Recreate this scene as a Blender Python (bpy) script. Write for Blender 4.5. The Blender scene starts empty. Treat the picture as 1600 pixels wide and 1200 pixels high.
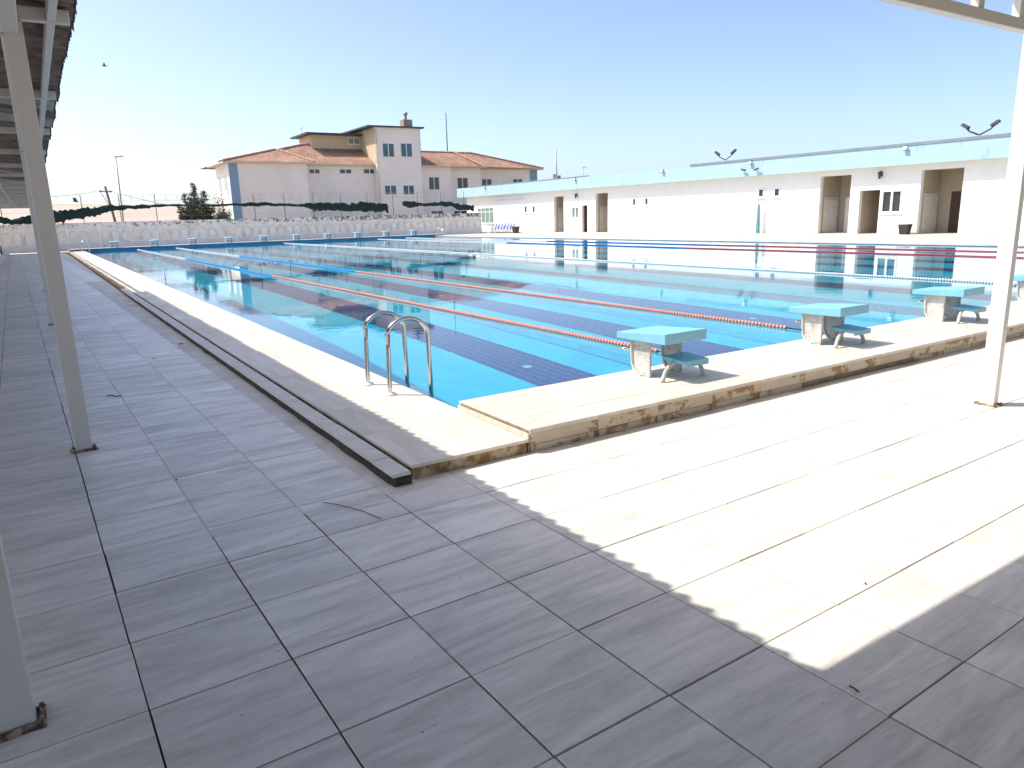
import bpy, bmesh, math, random
from mathutils import Vector, Matrix, noise

random.seed(7)
SC = bpy.context.scene
COL = SC.collection

# ------------------------------------------------------------------ camera
CAM = Vector((-2.70745, -5.04646, 1.63149))
FW = Vector((0.52402547, 0.82101049, -0.2265813))
RT = Vector((0.83911494, -0.54324485, -0.02776979))
UP = Vector((0.14588841, 0.17557568, 0.9735963))
FPX = 1131.414
cd = bpy.data.cameras.new('camera')
cd.sensor_fit = 'HORIZONTAL'; cd.sensor_width = 36.0; cd.lens = FPX / 1600 * 36
cd.clip_start = 0.05; cd.clip_end = 9000
cam = bpy.data.objects.new('camera', cd); COL.objects.link(cam)
m4 = Matrix((RT, UP, -FW)).transposed().to_4x4(); m4.translation = CAM
cam.matrix_world = m4
SC.camera = cam

# ------------------------------------------------------------------ sky, sun, exposure
SUN_H = Vector((0.545, -0.478, -1.0)).normalized()          # the way the sunlight travels
EL = math.asin(-SUN_H.z)
AZ = math.atan2(-SUN_H.x, -SUN_H.y)                        # clockwise from +Y
w = bpy.data.worlds.new('World'); SC.world = w; w.use_nodes = True
nt = w.node_tree; bg = nt.nodes['Background']
sky = nt.nodes.new('ShaderNodeTexSky'); sky.sky_type = 'NISHITA'; sky.sun_disc = False
sky.sun_elevation = EL; sky.sun_rotation = AZ
sky.altitude = 1000; sky.air_density = 0.7; sky.dust_density = 4.3; sky.ozone_density = 1.0
nt.links.new(sky.outputs[0], bg.inputs[0]); bg.inputs[1].default_value = 0.1
sl = bpy.data.lights.new('sun', 'SUN'); sl.energy = 2.1; sl.angle = math.radians(0.5); sl.color = (1.0, 0.94, 0.84)
so = bpy.data.objects.new('sun', sl); COL.objects.link(so)
so.rotation_euler = SUN_H.to_track_quat('-Z', 'Y').to_euler(); so.location = (0, 0, 40)
sl.cycles.is_caustics_light = True                         # sunlight refracted through the water
SC.view_settings.view_transform = 'Standard'; SC.view_settings.look = 'None'
SC.view_settings.gamma = 1.0; SC.view_settings.use_curve_mapping = False
SC.view_settings.exposure = 1.5
SC.cycles.use_denoising = True
SC.cycles.max_bounces = 10; SC.cycles.transparent_max_bounces = 16
SC.cycles.caustics_reflective = False; SC.cycles.caustics_refractive = True
SC.cycles.sample_clamp_indirect = 0

# ------------------------------------------------------------------ helpers
def ray(x, y): return FW + RT * ((x - 800) / FPX) - UP * ((y - 600) / FPX)
def atx(x, y, X): d = ray(x, y); return CAM + d * ((X - CAM.x) / d.x)
def aty(x, y, Y): d = ray(x, y); return CAM + d * ((Y - CAM.y) / d.y)
def atz(x, y, z): d = ray(x, y); return CAM + d * ((z - CAM.z) / d.z)

class MB:
    def __init__(s): s.v = []; s.f = []; s.sm = []
    def add(s, vs, fs, smooth=False):
        n = len(s.v); s.v += [tuple(q) for q in vs]
        for f in fs: s.f.append(tuple(n + i for i in f)); s.sm.append(smooth)
        return s
    def box(s, x0, x1, y0, y1, z0, z1):
        if x0 > x1: x0, x1 = x1, x0
        if y0 > y1: y0, y1 = y1, y0
        if z0 > z1: z0, z1 = z1, z0
        return s.add([(x0,y0,z0),(x1,y0,z0),(x1,y1,z0),(x0,y1,z0),(x0,y0,z1),(x1,y0,z1),(x1,y1,z1),(x0,y1,z1)],
              [(0,3,2,1),(4,5,6,7),(0,1,5,4),(1,2,6,5),(2,3,7,6),(3,0,4,7)])
    def hexa(s, b, t):
        return s.add(list(b) + list(t), [(0,3,2,1),(4,5,6,7),(0,1,5,4),(1,2,6,5),(2,3,7,6),(3,0,4,7)])
    def prism(s, pts, a, b):
        """pts: list of 3-D points of a flat outline, extruded from offset a to offset b (vectors)"""
        n = len(pts); a = Vector(a); b = Vector(b)
        vs = [Vector(p) + a for p in pts] + [Vector(p) + b for p in pts]
        fs = [tuple(range(n))[::-1], tuple(range(n, 2*n))] + [(i, (i+1) % n, n + (i+1) % n, n + i) for i in range(n)]
        return s.add(vs, fs)
    def tube(s, path, r, n=10, cap=True):
        path = [Vector(p) for p in path]; rs = r if isinstance(r, (list, tuple)) else [r] * len(path)
        vs = []; fs = []; ref = None
        for i, p in enumerate(path):
            t = (path[min(i+1, len(path)-1)] - path[max(i-1, 0)]).normalized()
            if ref is None:
                ref = Vector((0,0,1)) if abs(t.z) < .9 else Vector((1,0,0))
            a = (ref - t * ref.dot(t)).normalized(); b = t.cross(a); ref = a
            for k in range(n):
                q = 2*math.pi*k/n; vs.append(p + (a*math.cos(q) + b*math.sin(q)) * rs[i])
        for i in range(len(path)-1):
            for k in range(n):
                k2 = (k+1) % n; fs.append((i*n+k, i*n+k2, (i+1)*n+k2, (i+1)*n+k))
        if cap:
            fs.append(tuple(range(n))[::-1]); fs.append(tuple((len(path)-1)*n + k for k in range(n)))
        return s.add(vs, fs, True)
    def bar(s, p, q, wx, wy):
        """box bar from p to q with cross-section wx x wy"""
        p = Vector(p); q = Vector(q); t = (q-p).normalized()
        ref = Vector((0,0,1)) if abs(t.z) < .9 else Vector((0,1,0))
        a = (ref - t*ref.dot(t)).normalized(); b = t.cross(a)
        def ring(c): return [c + a*(sx*wx/2) + b*(sy*wy/2) for sx, sy in ((-1,-1),(1,-1),(1,1),(-1,1))]
        return s.hexa(ring(p), ring(q))
    def build(s, name, mat, parent=None, bevel=0, origin=None, kind=None, seg=2):
        o0 = Vector(origin) if origin is not None else (parent_base(parent) if parent else Vector())
        me = bpy.data.meshes.new(name)
        me.from_pydata([tuple(Vector(v) - o0) for v in s.v], [], s.f)
        for p, sm in zip(me.polygons, s.sm): p.use_smooth = sm
        bm = bmesh.new(); bm.from_mesh(me)
        bmesh.ops.recalc_face_normals(bm, faces=bm.faces)
        if bevel:
            bmesh.ops.bevel(bm, geom=[e for e in bm.edges if len(e.link_faces) == 2 and e.calc_face_angle(0) > .6], offset=bevel, segments=seg, affect='EDGES', profile=.6)
        bm.to_mesh(me); bm.free()
        me.materials.append(mat)
        o = bpy.data.objects.new(name, me); COL.objects.link(o)
        if parent:
            o.parent = parent
            if origin is not None and o0.length > 0: o.location = o0 - parent_base(parent)
        else: o.location = o0
        if kind: o['kind'] = kind
        return o

def parent_base(p):
    b = Vector()
    while p is not None:
        b += Vector(p.location); p = p.parent
    return b

def thing(name, label, cat, loc=(0,0,0), group=None, rz=0):
    o = bpy.data.objects.new(name, None); COL.objects.link(o); o.location = loc; o.rotation_euler.z = rz
    o.empty_display_size = .2
    return tag(o, label, cat, group)
def tag(o, label, cat, group=None):
    o['label'] = label; o['category'] = cat
    if group: o['group'] = group
    return o
def struct(o): o['kind'] = 'structure'; return o
def copy_tree(o, parent=None):
    c = o.copy(); COL.objects.link(c); c.parent = parent
    for ch in list(o.children): copy_tree(ch, c)
    return c

# ------------------------------------------------------------------ materials
def N(nt, t, **kw):
    n = nt.nodes.new(t)
    for k, v in kw.items(): setattr(n, k, v)
    return n
def mat(name, col, rough=.6, var=.12, scale=4.0, stretch=(1,1,1), bump=0.0, bscale=60.0, metal=0.0, dirt=None, dirt_amt=.4, dirt_scale=2.0, dirt_lo=.55, dirt_hi=.7, spec=.5, rnd=0.0):
    """plain procedural surface: two noise layers of colour variation, optional patches of a second colour, fine bump"""
    m = bpy.data.materials.new(name); m.use_nodes = True; t = m.node_tree; p = t.nodes['Principled BSDF']; L = t.links.new
    p.inputs['Roughness'].default_value = rough; p.inputs['Metallic'].default_value = metal; p.inputs['Specular IOR Level'].default_value = spec
    tc = N(t, 'ShaderNodeTexCoord'); mp = N(t, 'ShaderNodeMapping'); mp.inputs['Scale'].default_value = stretch
    L(tc.outputs['Object'], mp.inputs['Vector'])
    vec = mp.outputs[0]
    if rnd:
        oi = N(t, 'ShaderNodeObjectInfo'); vm = N(t, 'ShaderNodeVectorMath', operation='ADD'); sc_ = N(t, 'ShaderNodeMath', operation='MULTIPLY'); sc_.inputs[1].default_value = 53.0
        L(oi.outputs['Random'], sc_.inputs[0]); L(mp.outputs[0], vm.inputs[0]); L(sc_.outputs[0], vm.inputs[1]); vec = vm.outputs[0]
    nz = N(t, 'ShaderNodeTexNoise'); nz.inputs['Scale'].default_value = scale; nz.inputs['Detail'].default_value = 6; nz.inputs['Roughness'].default_value = .65
    L(vec, nz.inputs['Vector'])
    mr = N(t, 'ShaderNodeMapRange'); mr.inputs[1].default_value = .3; mr.inputs[2].default_value = .7; mr.inputs[3].default_value = 1 - var; mr.inputs[4].default_value = 1 + var
    L(nz.outputs[0], mr.inputs[0])
    mx = N(t, 'ShaderNodeMix', data_type='RGBA', blend_type='MULTIPLY'); mx.inputs[0].default_value = 1.0; mx.inputs[6].default_value = (*col, 1)
    L(mr.outputs[0], mx.inputs[7]); out = mx.outputs[2]
    if dirt is not None:
        n2 = N(t, 'ShaderNodeTexNoise'); n2.inputs['Scale'].default_value = dirt_scale; n2.inputs['Detail'].default_value = 8; n2.inputs['Roughness'].default_value = .7
        L(vec, n2.inputs['Vector'])
        r2 = N(t, 'ShaderNodeMapRange'); r2.inputs[1].default_value = dirt_lo; r2.inputs[2].default_value = dirt_hi; r2.inputs[3].default_value = 0; r2.inputs[4].default_value = dirt_amt
        L(n2.outputs[0], r2.inputs[0])
        m2 = N(t, 'ShaderNodeMix', data_type='RGBA'); L(r2.outputs[0], m2.inputs[0]); L(out, m2.inputs[6]); m2.inputs[7].default_value = (*dirt, 1); out = m2.outputs[2]
    L(out, p.inputs['Base Color'])
    if bump:
        n3 = N(t, 'ShaderNodeTexNoise'); n3.inputs['Scale'].default_value = bscale; n3.inputs['Detail'].default_value = 4; L(vec, n3.inputs['Vector'])
        b = N(t, 'ShaderNodeBump'); b.inputs['Strength'].default_value = bump; b.inputs['Distance'].default_value = .01; L(n3.outputs[0], b.inputs['Height']); L(b.outputs[0], p.inputs['Normal'])
    return m

def wood_tile_mat(name, base, streak, contrast=1.0, rough=.42, axis='X', fine=1.0):
    """wood-look porcelain: long streaks along one axis, each tile at its own offset"""
    m = bpy.data.materials.new(name); m.use_nodes = True; t = m.node_tree; p = t.nodes['Principled BSDF']; L = t.links.new
    tc = N(t, 'ShaderNodeTexCoord'); oi = N(t, 'ShaderNodeObjectInfo'); ge = N(t, 'ShaderNodeNewGeometry')
    ad = N(t, 'ShaderNodeMath', operation='ADD'); L(oi.outputs['Random'], ad.inputs[0]); L(ge.outputs['Random Per Island'], ad.inputs[1])
    mu = N(t, 'ShaderNodeMath', operation='MULTIPLY'); L(ad.outputs[0], mu.inputs[0]); mu.inputs[1].default_value = 91.0
    vm = N(t, 'ShaderNodeVectorMath', operation='ADD'); L(tc.outputs['Object'], vm.inputs[0]); L(mu.outputs[0], vm.inputs[1])
    def streaks(sl, ss, dist, det, rg=.6):
        mp = N(t, 'ShaderNodeMapping'); mp.inputs['Scale'].default_value = (sl, ss, 1) if axis == 'X' else (ss, sl, 1)
        L(vm.outputs[0], mp.inputs['Vector'])
        n = N(t, 'ShaderNodeTexNoise'); n.inputs['Scale'].default_value = 1.0; n.inputs['Detail'].default_value = det; n.inputs['Distortion'].default_value = dist; n.inputs['Roughness'].default_value = rg
        L(mp.outputs[0], n.inputs['Vector']); return n.outputs[0]
    a = streaks(1.3, 9, 1.1, 4); b = streaks(5.0*fine, 42*fine, 1.2, 3); c = streaks(.7, 2.2, .6, 2)
    s1 = N(t, 'ShaderNodeMath', operation='MULTIPLY_ADD'); L(b, s1.inputs[0]); s1.inputs[1].default_value = .42; L(a, s1.inputs[2])
    s2 = N(t, 'ShaderNodeMath', operation='MULTIPLY_ADD'); L(c, s2.inputs[0]); s2.inputs[1].default_value = .5; L(s1.outputs[0], s2.inputs[2])
    mr = N(t, 'ShaderNodeMapRange'); mr.inputs[1].default_value = .72; mr.inputs[2].default_value = 1.12; L(s2.outputs[0], mr.inputs[0])
    mx = N(t, 'ShaderNodeMix', data_type='RGBA'); L(mr.outputs[0], mx.inputs[0])
    mx.inputs[6].default_value = (*[base[i] + (streak[i]-base[i])*contrast for i in range(3)], 1); mx.inputs[7].default_value = (*base, 1)
    # tile to tile lightness
    tr = N(t, 'ShaderNodeMapRange'); L(ad.outputs[0], tr.inputs[0]); tr.inputs[1].default_value = 0; tr.inputs[2].default_value = 2; tr.inputs[3].default_value = .84; tr.inputs[4].default_value = 1.1
    m2 = N(t, 'ShaderNodeMix', data_type='RGBA', blend_type='MULTIPLY'); m2.inputs[0].default_value = 1; L(mx.outputs[2], m2.inputs[6]); L(tr.outputs[0], m2.inputs[7])
    # faint dirt in world space
    n4 = N(t, 'ShaderNodeTexNoise'); n4.inputs['Scale'].default_value = 1.1; n4.inputs['Detail'].default_value = 9; n4.inputs['Roughness'].default_value = .75; L(ge.outputs['Position'], n4.inputs['Vector'])
    r4 = N(t, 'ShaderNodeMapRange'); r4.inputs[1].default_value = .5; r4.inputs[2].default_value = .75; r4.inputs[3].default_value = 0; r4.inputs[4].default_value = .35; L(n4.outputs[0], r4.inputs[0])
    m5 = N(t, 'ShaderNodeMix', data_type='RGBA'); L(r4.outputs[0], m5.inputs[0]); L(m2.outputs[2], m5.inputs[6]); m5.inputs[7].default_value = (.33, .30, .26, 1)
    n6 = N(t, 'ShaderNodeTexNoise'); n6.inputs['Scale'].default_value = 38; n6.inputs['Detail'].default_value = 2; L(ge.outputs['Position'], n6.inputs['Vector'])
    r6 = N(t, 'ShaderNodeMapRange'); r6.inputs[1].default_value = .73; r6.inputs[2].default_value = .78; r6.inputs[3].default_value = 0; r6.inputs[4].default_value = .75; L(n6.outputs[0], r6.inputs[0])
    m6 = N(t, 'ShaderNodeMix', data_type='RGBA'); L(r6.outputs[0], m6.inputs[0]); L(m5.outputs[2], m6.inputs[6]); m6.inputs[7].default_value = (.12, .10, .08, 1)
    L(m6.outputs[2], p.inputs['Base Color'])
    rr = N(t, 'ShaderNodeMapRange'); L(a, rr.inputs[0]); rr.inputs[1].default_value = .3; rr.inputs[2].default_value = .7; rr.inputs[3].default_value = rough + .12; rr.inputs[4].default_value = rough - .06
    L(rr.outputs[0], p.inputs['Roughness'])
    bp = N(t, 'ShaderNodeBump'); bp.inputs['Strength'].default_value = .08; bp.inputs['Distance'].default_value = .003; L(s1.outputs[0], bp.inputs['Height']); L(bp.outputs[0], p.inputs['Normal'])
    return m

M = {}
M['tile'] = wood_tile_mat('deck_tile', (.80, .74, .66), (.53, .49, .44))
M['ledge_tile'] = wood_tile_mat('ledge_tile', (.68, .62, .53), (.52, .46, .38), rough=.5)
M['coping_tile'] = wood_tile_mat('coping_tile', (.66, .60, .51), (.54, .48, .39), rough=.5, axis='Y')
M['grout'] = mat('grout', (.11, .09, .07), .9, .35, 9, dirt=(.28,.22,.15), dirt_amt=.6, dirt_scale=1.2)
M['cement'] = mat('cement', (.66, .62, .57), .85, .14, 3, bump=.3, bscale=40, dirt=(.36,.33,.29), dirt_amt=.5)
M['concrete_dark'] = mat('curb_concrete', (.055, .046, .036), .9, .5, 9, bump=.8, bscale=25, dirt=(.035,.03,.025), dirt_amt=.85, dirt_scale=5, dirt_lo=.45, dirt_hi=.62)
M['ledge_face'] = mat('ledge_face_tile', (.48, .40, .29), .6, .14, 3, (1,1,1.6), bump=.15, dirt=(.27,.14,.045), dirt_amt=.95, dirt_scale=4.2, dirt_lo=.535, dirt_hi=.56, rnd=1)
M['ledge_body'] = mat('ledge_mortar', (.22, .18, .12), .95, .4, 12, bump=.7, bscale=30, dirt=(.07,.05,.03), dirt_amt=.8, dirt_scale=6)
M['raw_edge'] = mat('broken_render', (.46, .36, .22), .9, .35, 10, bump=.8, bscale=22, dirt=(.20,.11,.04), dirt_amt=.95, dirt_scale=7, dirt_lo=.45, dirt_hi=.55)
M['white_paint'] = mat('white_painted_steel', (.62, .59, .55), .38, .05, 2, dirt=(.45,.33,.22), dirt_amt=.5, dirt_scale=3, dirt_lo=.66, dirt_hi=.76)
M['rust'] = mat('rusty_plate', (.36, .27, .19), .85, .4, 30, bump=.6, bscale=60, dirt=(.06,.03,.018), dirt_amt=.9, dirt_scale=22, dirt_lo=.45, dirt_hi=.55)
M['roof_sheet'] = mat('roof_sheet', (.24, .205, .18), .75, .35, 3, (1,1,1), bump=.3, bscale=30, dirt=(.09,.055,.045), dirt_amt=.85, dirt_scale=3.2, dirt_lo=.45, dirt_hi=.62, rnd=1)
M['roof_sheet_pale'] = mat('roof_sheet_pale', (.46, .45, .42), .7, .25, 3, bump=.2, bscale=30, dirt=(.2,.17,.15), dirt_amt=.7, dirt_scale=3, dirt_lo=.5, dirt_hi=.65, rnd=1)
M['moss'] = mat('mossy_edge', (.10, .085, .05), .95, .6, 30, bump=.8, bscale=40, dirt=(.22,.13,.04), dirt_amt=.9, dirt_scale=9, dirt_lo=.5, dirt_hi=.56, rnd=1)
M['block_blue'] = mat('block_blue', (.20, .47, .61), .48, .07, 5, bump=.12, bscale=180, dirt=(.33,.56,.62), dirt_amt=.4, dirt_scale=9, rnd=1)
M['block_leg'] = mat('block_leg', (.56, .55, .52), .7, .16, 18, bump=.35, bscale=60, dirt=(.22,.21,.18), dirt_amt=.75, dirt_scale=8, dirt_lo=.5, dirt_hi=.66, rnd=1)
M['block_rim'] = mat('block_rim', (.62, .60, .55), .5, .1, 12, dirt=(.3,.26,.2), dirt_amt=.5, dirt_scale=10, rnd=1)
M['steel'] = mat('stainless_steel', (.62, .60, .56), .17, .06, 12, metal=1.0)
M['plastic_white'] = mat('white_plastic', (.72, .72, .70), .4, .05)
M['rope_white'] = mat('rope_white', (.78, .80, .80), .45, .05)
M['rope_blue_pale'] = mat('rope_blue_pale', (.04, .34, .72), .45, .1)
M['rope_blue'] = mat('rope_blue', (.01, .13, .48), .4, .1)
M['rope_orange'] = mat('rope_orange', (.80, .32, .22), .45, .12, 6, dirt=(.78,.42,.30), dirt_amt=.5, dirt_scale=5)
M['rope_red'] = mat('rope_red', (.50, .03, .05), .4, .12)
M['plaster'] = mat('white_plaster', (.78, .77, .73), .85, .04, 1.2, bump=.15, bscale=30, dirt=(.6,.56,.48), dirt_amt=.4, dirt_scale=.7, dirt_lo=.6, dirt_hi=.75)
M['fascia'] = mat('fascia_paint', (.36, .52, .59), .75, .05, 2, (1,1,.3), bump=.1, dirt=(.22,.33,.42), dirt_amt=.75, dirt_scale=1.6, dirt_lo=.60, dirt_hi=.66)
def peel(m, z0, z1):
    t = m.node_tree; p = t.nodes['Principled BSDF']; L = t.links.new; src = p.inputs['Base Color'].links[0].from_socket
    g = N(t, 'ShaderNodeNewGeometry'); sp = N(t, 'ShaderNodeSeparateXYZ'); L(g.outputs['Position'], sp.inputs[0])
    zb = N(t, 'ShaderNodeMapRange'); zb.inputs[1].default_value = z1; zb.inputs[2].default_value = z0; L(sp.outputs[2], zb.inputs[0])
    n = N(t, 'ShaderNodeTexNoise'); n.inputs['Scale'].default_value = 2.4; n.inputs['Detail'].default_value = 7; n.inputs['Roughness'].default_value = .75; L(g.outputs['Position'], n.inputs['Vector'])
    th = N(t, 'ShaderNodeMapRange'); th.inputs[1].default_value = .55; th.inputs[2].default_value = .6; L(n.outputs[0], th.inputs[0])
    mu = N(t, 'ShaderNodeMath', operation='MULTIPLY'); L(th.outputs[0], mu.inputs[0]); L(zb.outputs[0], mu.inputs[1])
    mx = N(t, 'ShaderNodeMix', data_type='RGBA'); L(mu.outputs[0], mx.inputs[0]); L(src, mx.inputs[6]); mx.inputs[7].default_value = (.26, .22, .17, 1); L(mx.outputs[2], p.inputs['Base Color'])
peel(M['plaster'], .1, .55)
M['metal_grey'] = mat('grey_flashing', (.20, .24, .28), .5, .15, 3)
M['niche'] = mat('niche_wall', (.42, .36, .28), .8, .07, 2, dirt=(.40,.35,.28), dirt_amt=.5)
M['niche_tile'] = mat('niche_marble', (.62, .60, .57), .35, .12, 2.5, dirt=(.42,.41,.41), dirt_amt=.6, dirt_scale=2.4)
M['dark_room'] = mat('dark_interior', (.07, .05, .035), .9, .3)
M['brown_door'] = mat('brown_door', (.16, .085, .04), .55, .2, 3, (6,6,.6))
M['pvc'] = mat('white_pvc', (.78, .78, .77), .35, .03)
M['glass'] = mat('window_glass', (.035, .045, .05), .06, .2, .6, spec=.7)
M['glass_green'] = mat('window_glass_green', (.22, .30, .27), .12, .15, .8, spec=.6)
M['glass_teal'] = mat('window_glass_teal', (.03, .085, .10), .07, .25, .5, spec=.7)
M['school'] = mat('school_render', (.82, .78, .72), .9, .05, .4, dirt=(.70,.66,.60), dirt_amt=.6, dirt_scale=.25, dirt_lo=.45, dirt_hi=.7)
M['school_warm'] = mat('school_render_warm', (.62, .50, .33), .9, .06, .5, dirt=(.5,.38,.24), dirt_amt=.5, dirt_scale=.6)
M['school_blue'] = mat('school_blue', (.20, .33, .45), .8, .06, .5)
M['roof_edge'] = mat('roof_edge', (.055, .06, .075), .6, .2, 2)
M['eave'] = mat('eave_board', (.55, .49, .41), .8, .08, 1)
M['chimney'] = mat('chimney_brick', (.36, .26, .21), .9, .2, 6, dirt=(.2,.16,.14), dirt_amt=.6)
M['net'] = mat('shade_net', (.010, .028, .026), .9, .5, 8, bump=.6, bscale=20)
M['dark_steel'] = mat('dark_steel', (.05, .05, .055), .55, .2, 6)
M['grey_steel'] = mat('galvanised_steel', (.30, .31, .32), .5, .12, 5, metal=.5)
M['wood_pole'] = mat('wood_pole', (.12, .09, .07), .9, .25, 6, (6,6,.6))
M['chair_blue'] = mat('chair_blue', (.02, .22, .62), .38, .08)
M['black_plastic'] = mat('black_plastic', (.025, .027, .027), .5, .25, 8)
M['teal_pipe'] = mat('teal_column', (.07, .24, .26), .6, .2, 5, dirt=(.5,.5,.46), dirt_amt=.7, dirt_scale=5)
M['lamp_lens'] = mat('lamp_lens', (.72, .74, .74), .25, .05)
M['bark'] = mat('bark', (.10, .075, .055), .95, .35, 10, (1,1,.3), bump=.6)
M['twig'] = mat('dry_twig', (.05, .035, .025), .9, .3, 20)
M['mast_steel'] = mat('mast_steel', (.09,.12,.16), .5, .1, 3)
M['bench'] = mat('bench_iron', (.03, .032, .035), .5, .2, 8)

def leaf_mat(name, col, var=.45):
    m = mat(name, col, .75, var, 1.7)
    return m
M['needles'] = leaf_mat('pine_needles', (.075, .085, .045))
M['leaves'] = leaf_mat('climber_leaves', (.085, .115, .035))

def ground_mat():
    m = mat('dry_ground', (.42, .34, .26), .95, .14, .02, dirt=(.27,.27,.17), dirt_amt=.8, dirt_scale=.004, dirt_lo=.5, dirt_hi=.56)
    return m
M['ground'] = ground_mat()
M['hill'] = mat('dry_hills', (.44, .355, .30), .95, .12, .004, dirt=(.34,.33,.22), dirt_amt=.8, dirt_scale=.0022, dirt_lo=.5, dirt_hi=.55)

def pool_tile_mat(name, col, grout, bw, bh, mortar, rot=0.0, rough=.25, offs=.5, var=.08):
    m = bpy.data.materials.new(name); m.use_nodes = True; t = m.node_tree; p = t.nodes['Principled BSDF']; L = t.links.new
    tc = N(t, 'ShaderNodeTexCoord'); mp = N(t, 'ShaderNodeMapping'); mp.inputs['Rotation'].default_value = (0, 0, rot); L(tc.outputs['Object'], mp.inputs['Vector'])
    br = N(t, 'ShaderNodeTexBrick'); br.offset = offs; br.inputs['Scale'].default_value = 1; br.inputs['Brick Width'].default_value = bw; br.inputs['Row Height'].default_value = bh
    br.inputs['Mortar Size'].default_value = mortar; br.inputs['Mortar Smooth'].default_value = .1; br.inputs['Bias'].default_value = 0
    br.inputs['Color1'].default_value = (*[c*(1-var) for c in col], 1); br.inputs['Color2'].default_value = (*[c*(1+var) for c in col], 1); br.inputs['Mortar'].default_value = (*grout, 1)
    L(mp.outputs[0], br.inputs['Vector'])
    nz = N(t, 'ShaderNodeTexNoise'); nz.inputs['Scale'].default_value = .6; nz.inputs['Detail'].default_value = 5; L(tc.outputs['Object'], nz.inputs['Vector'])
    mr = N(t, 'ShaderNodeMapRange'); mr.inputs[1].default_value = .3; mr.inputs[2].default_value = .7; mr.inputs[3].default_value = .9; mr.inputs[4].default_value = 1.08; L(nz.outputs[0], mr.inputs[0])
    mx = N(t, 'ShaderNodeMix', data_type='RGBA', blend_type='MULTIPLY'); mx.inputs[0].default_value = 1; L(br.outputs['Color'], mx.inputs[6]); L(mr.outputs[0], mx.inputs[7])
    L(mx.outputs[2], p.inputs['Base Color']); p.inputs['Roughness'].default_value = rough
    return m
CYAN = (.002, .57, .82)
M['pool_cyan'] = pool_tile_mat('pool_cyan_tile', CYAN, (.03, .44, .66), .25, .125, .004, math.pi/2)
M['pool_navy'] = pool_tile_mat('pool_navy_tile', (.010, .055, .19), (.12, .24, .42), .25, .125, .006, math.pi/2)
M['navy_tile'] = mat('navy_tile', (.010, .055, .19), .25, .08, 3, rnd=1)
M['navy_grout'] = mat('navy_grout', (.20, .34, .52), .8, .1)
M['pool_wall'] = pool_tile_mat('pool_wall_tile', (.008, .19, .34), (.05, .28, .42), .25, .125, .004)

def water_mat():
    m = bpy.data.materials.new('pool_water'); m.use_nodes = True; t = m.node_tree; p = t.nodes['Principled BSDF']; L = t.links.new
    p.inputs['Base Color'].default_value = (1, 1, 1, 1); p.inputs['Roughness'].default_value = 0; p.inputs['IOR'].default_value = 1.333; p.inputs['Transmission Weight'].default_value = 1
    ge = N(t, 'ShaderNodeTexCoord')
    def nz(sx, sy, det, dist=0):
        mp = N(t, 'ShaderNodeMapping'); mp.inputs['Scale'].default_value = (sx, sy, 1); L(ge.outputs['Object'], mp.inputs['Vector'])
        n = N(t, 'ShaderNodeTexNoise'); n.inputs['Scale'].default_value = 1; n.inputs['Detail'].default_value = det; n.inputs['Distortion'].default_value = dist; L(mp.outputs[0], n.inputs['Vector']); return n.outputs[0]
    a = nz(2.6, 3.4, 5, .5); b = nz(.35, .3, 2)
    # patches where a breath of wind ruffles the surface
    mr = N(t, 'ShaderNodeMapRange'); mr.inputs[1].default_value = .42; mr.inputs[2].default_value = .68; mr.inputs[3].default_value = .12; mr.inputs[4].default_value = 1; L(b, mr.inputs[0])
    mu = N(t, 'ShaderNodeMath', operation='MULTIPLY'); L(a, mu.inputs[0]); L(mr.outputs[0], mu.inputs[1])
    bp = N(t, 'ShaderNodeBump'); bp.inputs['Strength'].default_value = 1.0; bp.inputs['Distance'].default_value = .0028; L(mu.outputs[0], bp.inputs['Height']); L(bp.outputs[0], p.inputs['Normal'])
    return m
M['water'] = water_mat()

def wall_panel_mat():
    """precast panel: grey-white paint, peeling and damp marks concentrated in a ragged line near the top"""
    m = mat('precast_panel', (.82, .78, .73), .9, .08, 1.5, bump=.3, bscale=18, dirt=(.48,.45,.41), dirt_amt=.6, dirt_scale=1.1, dirt_lo=.5, dirt_hi=.68)
    t = m.node_tree; p = t.nodes['Principled BSDF']; L = t.links.new
    src = p.inputs['Base Color'].links[0].from_socket
    tc = N(t, 'ShaderNodeNewGeometry'); sp = N(t, 'ShaderNodeSeparateXYZ'); L(tc.outputs['Position'], sp.inputs[0])
    zb = N(t, 'ShaderNodeMapRange'); zb.inputs[1].default_value = 1.50; zb.inputs[2].default_value = 1.72; L(sp.outputs[2], zb.inputs[0])
    mp = N(t, 'ShaderNodeMapping'); mp.inputs['Scale'].default_value = (3.2, 1, 3.5); L(tc.outputs['Position'], mp.inputs['Vector'])
    n = N(t, 'ShaderNodeTexNoise'); n.inputs['Scale'].default_value = 1.4; n.inputs['Detail'].default_value = 5; n.inputs['Roughness'].default_value = .8; L(mp.outputs[0], n.inputs['Vector'])
    xr = N(t, 'ShaderNodeMapRange'); xr.inputs[1].default_value = 2; xr.inputs[2].default_value = 24; xr.inputs[3].default_value = -.03; xr.inputs[4].default_value = .05; L(sp.outputs[0], xr.inputs[0])
    sm = N(t, 'ShaderNodeMath', operation='ADD'); L(n.outputs[0], sm.inputs[0]); L(xr.outputs[0], sm.inputs[1])
    th = N(t, 'ShaderNodeMapRange'); th.inputs[1].default_value = .53; th.inputs[2].default_value = .56; L(sm.outputs[0], th.inputs[0])
    mu = N(t, 'ShaderNodeMath', operation='MULTIPLY'); L(th.outputs[0], mu.inputs[0]); L(zb.outputs[0], mu.inputs[1])
    mx = N(t, 'ShaderNodeMix', data_type='RGBA'); L(mu.outputs[0], mx.inputs[0]); L(src, mx.inputs[6]); mx.inputs[7].default_value = (.13, .115, .10, 1)
    L(mx.outputs[2], p.inputs['Base Color'])
    return m
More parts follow.
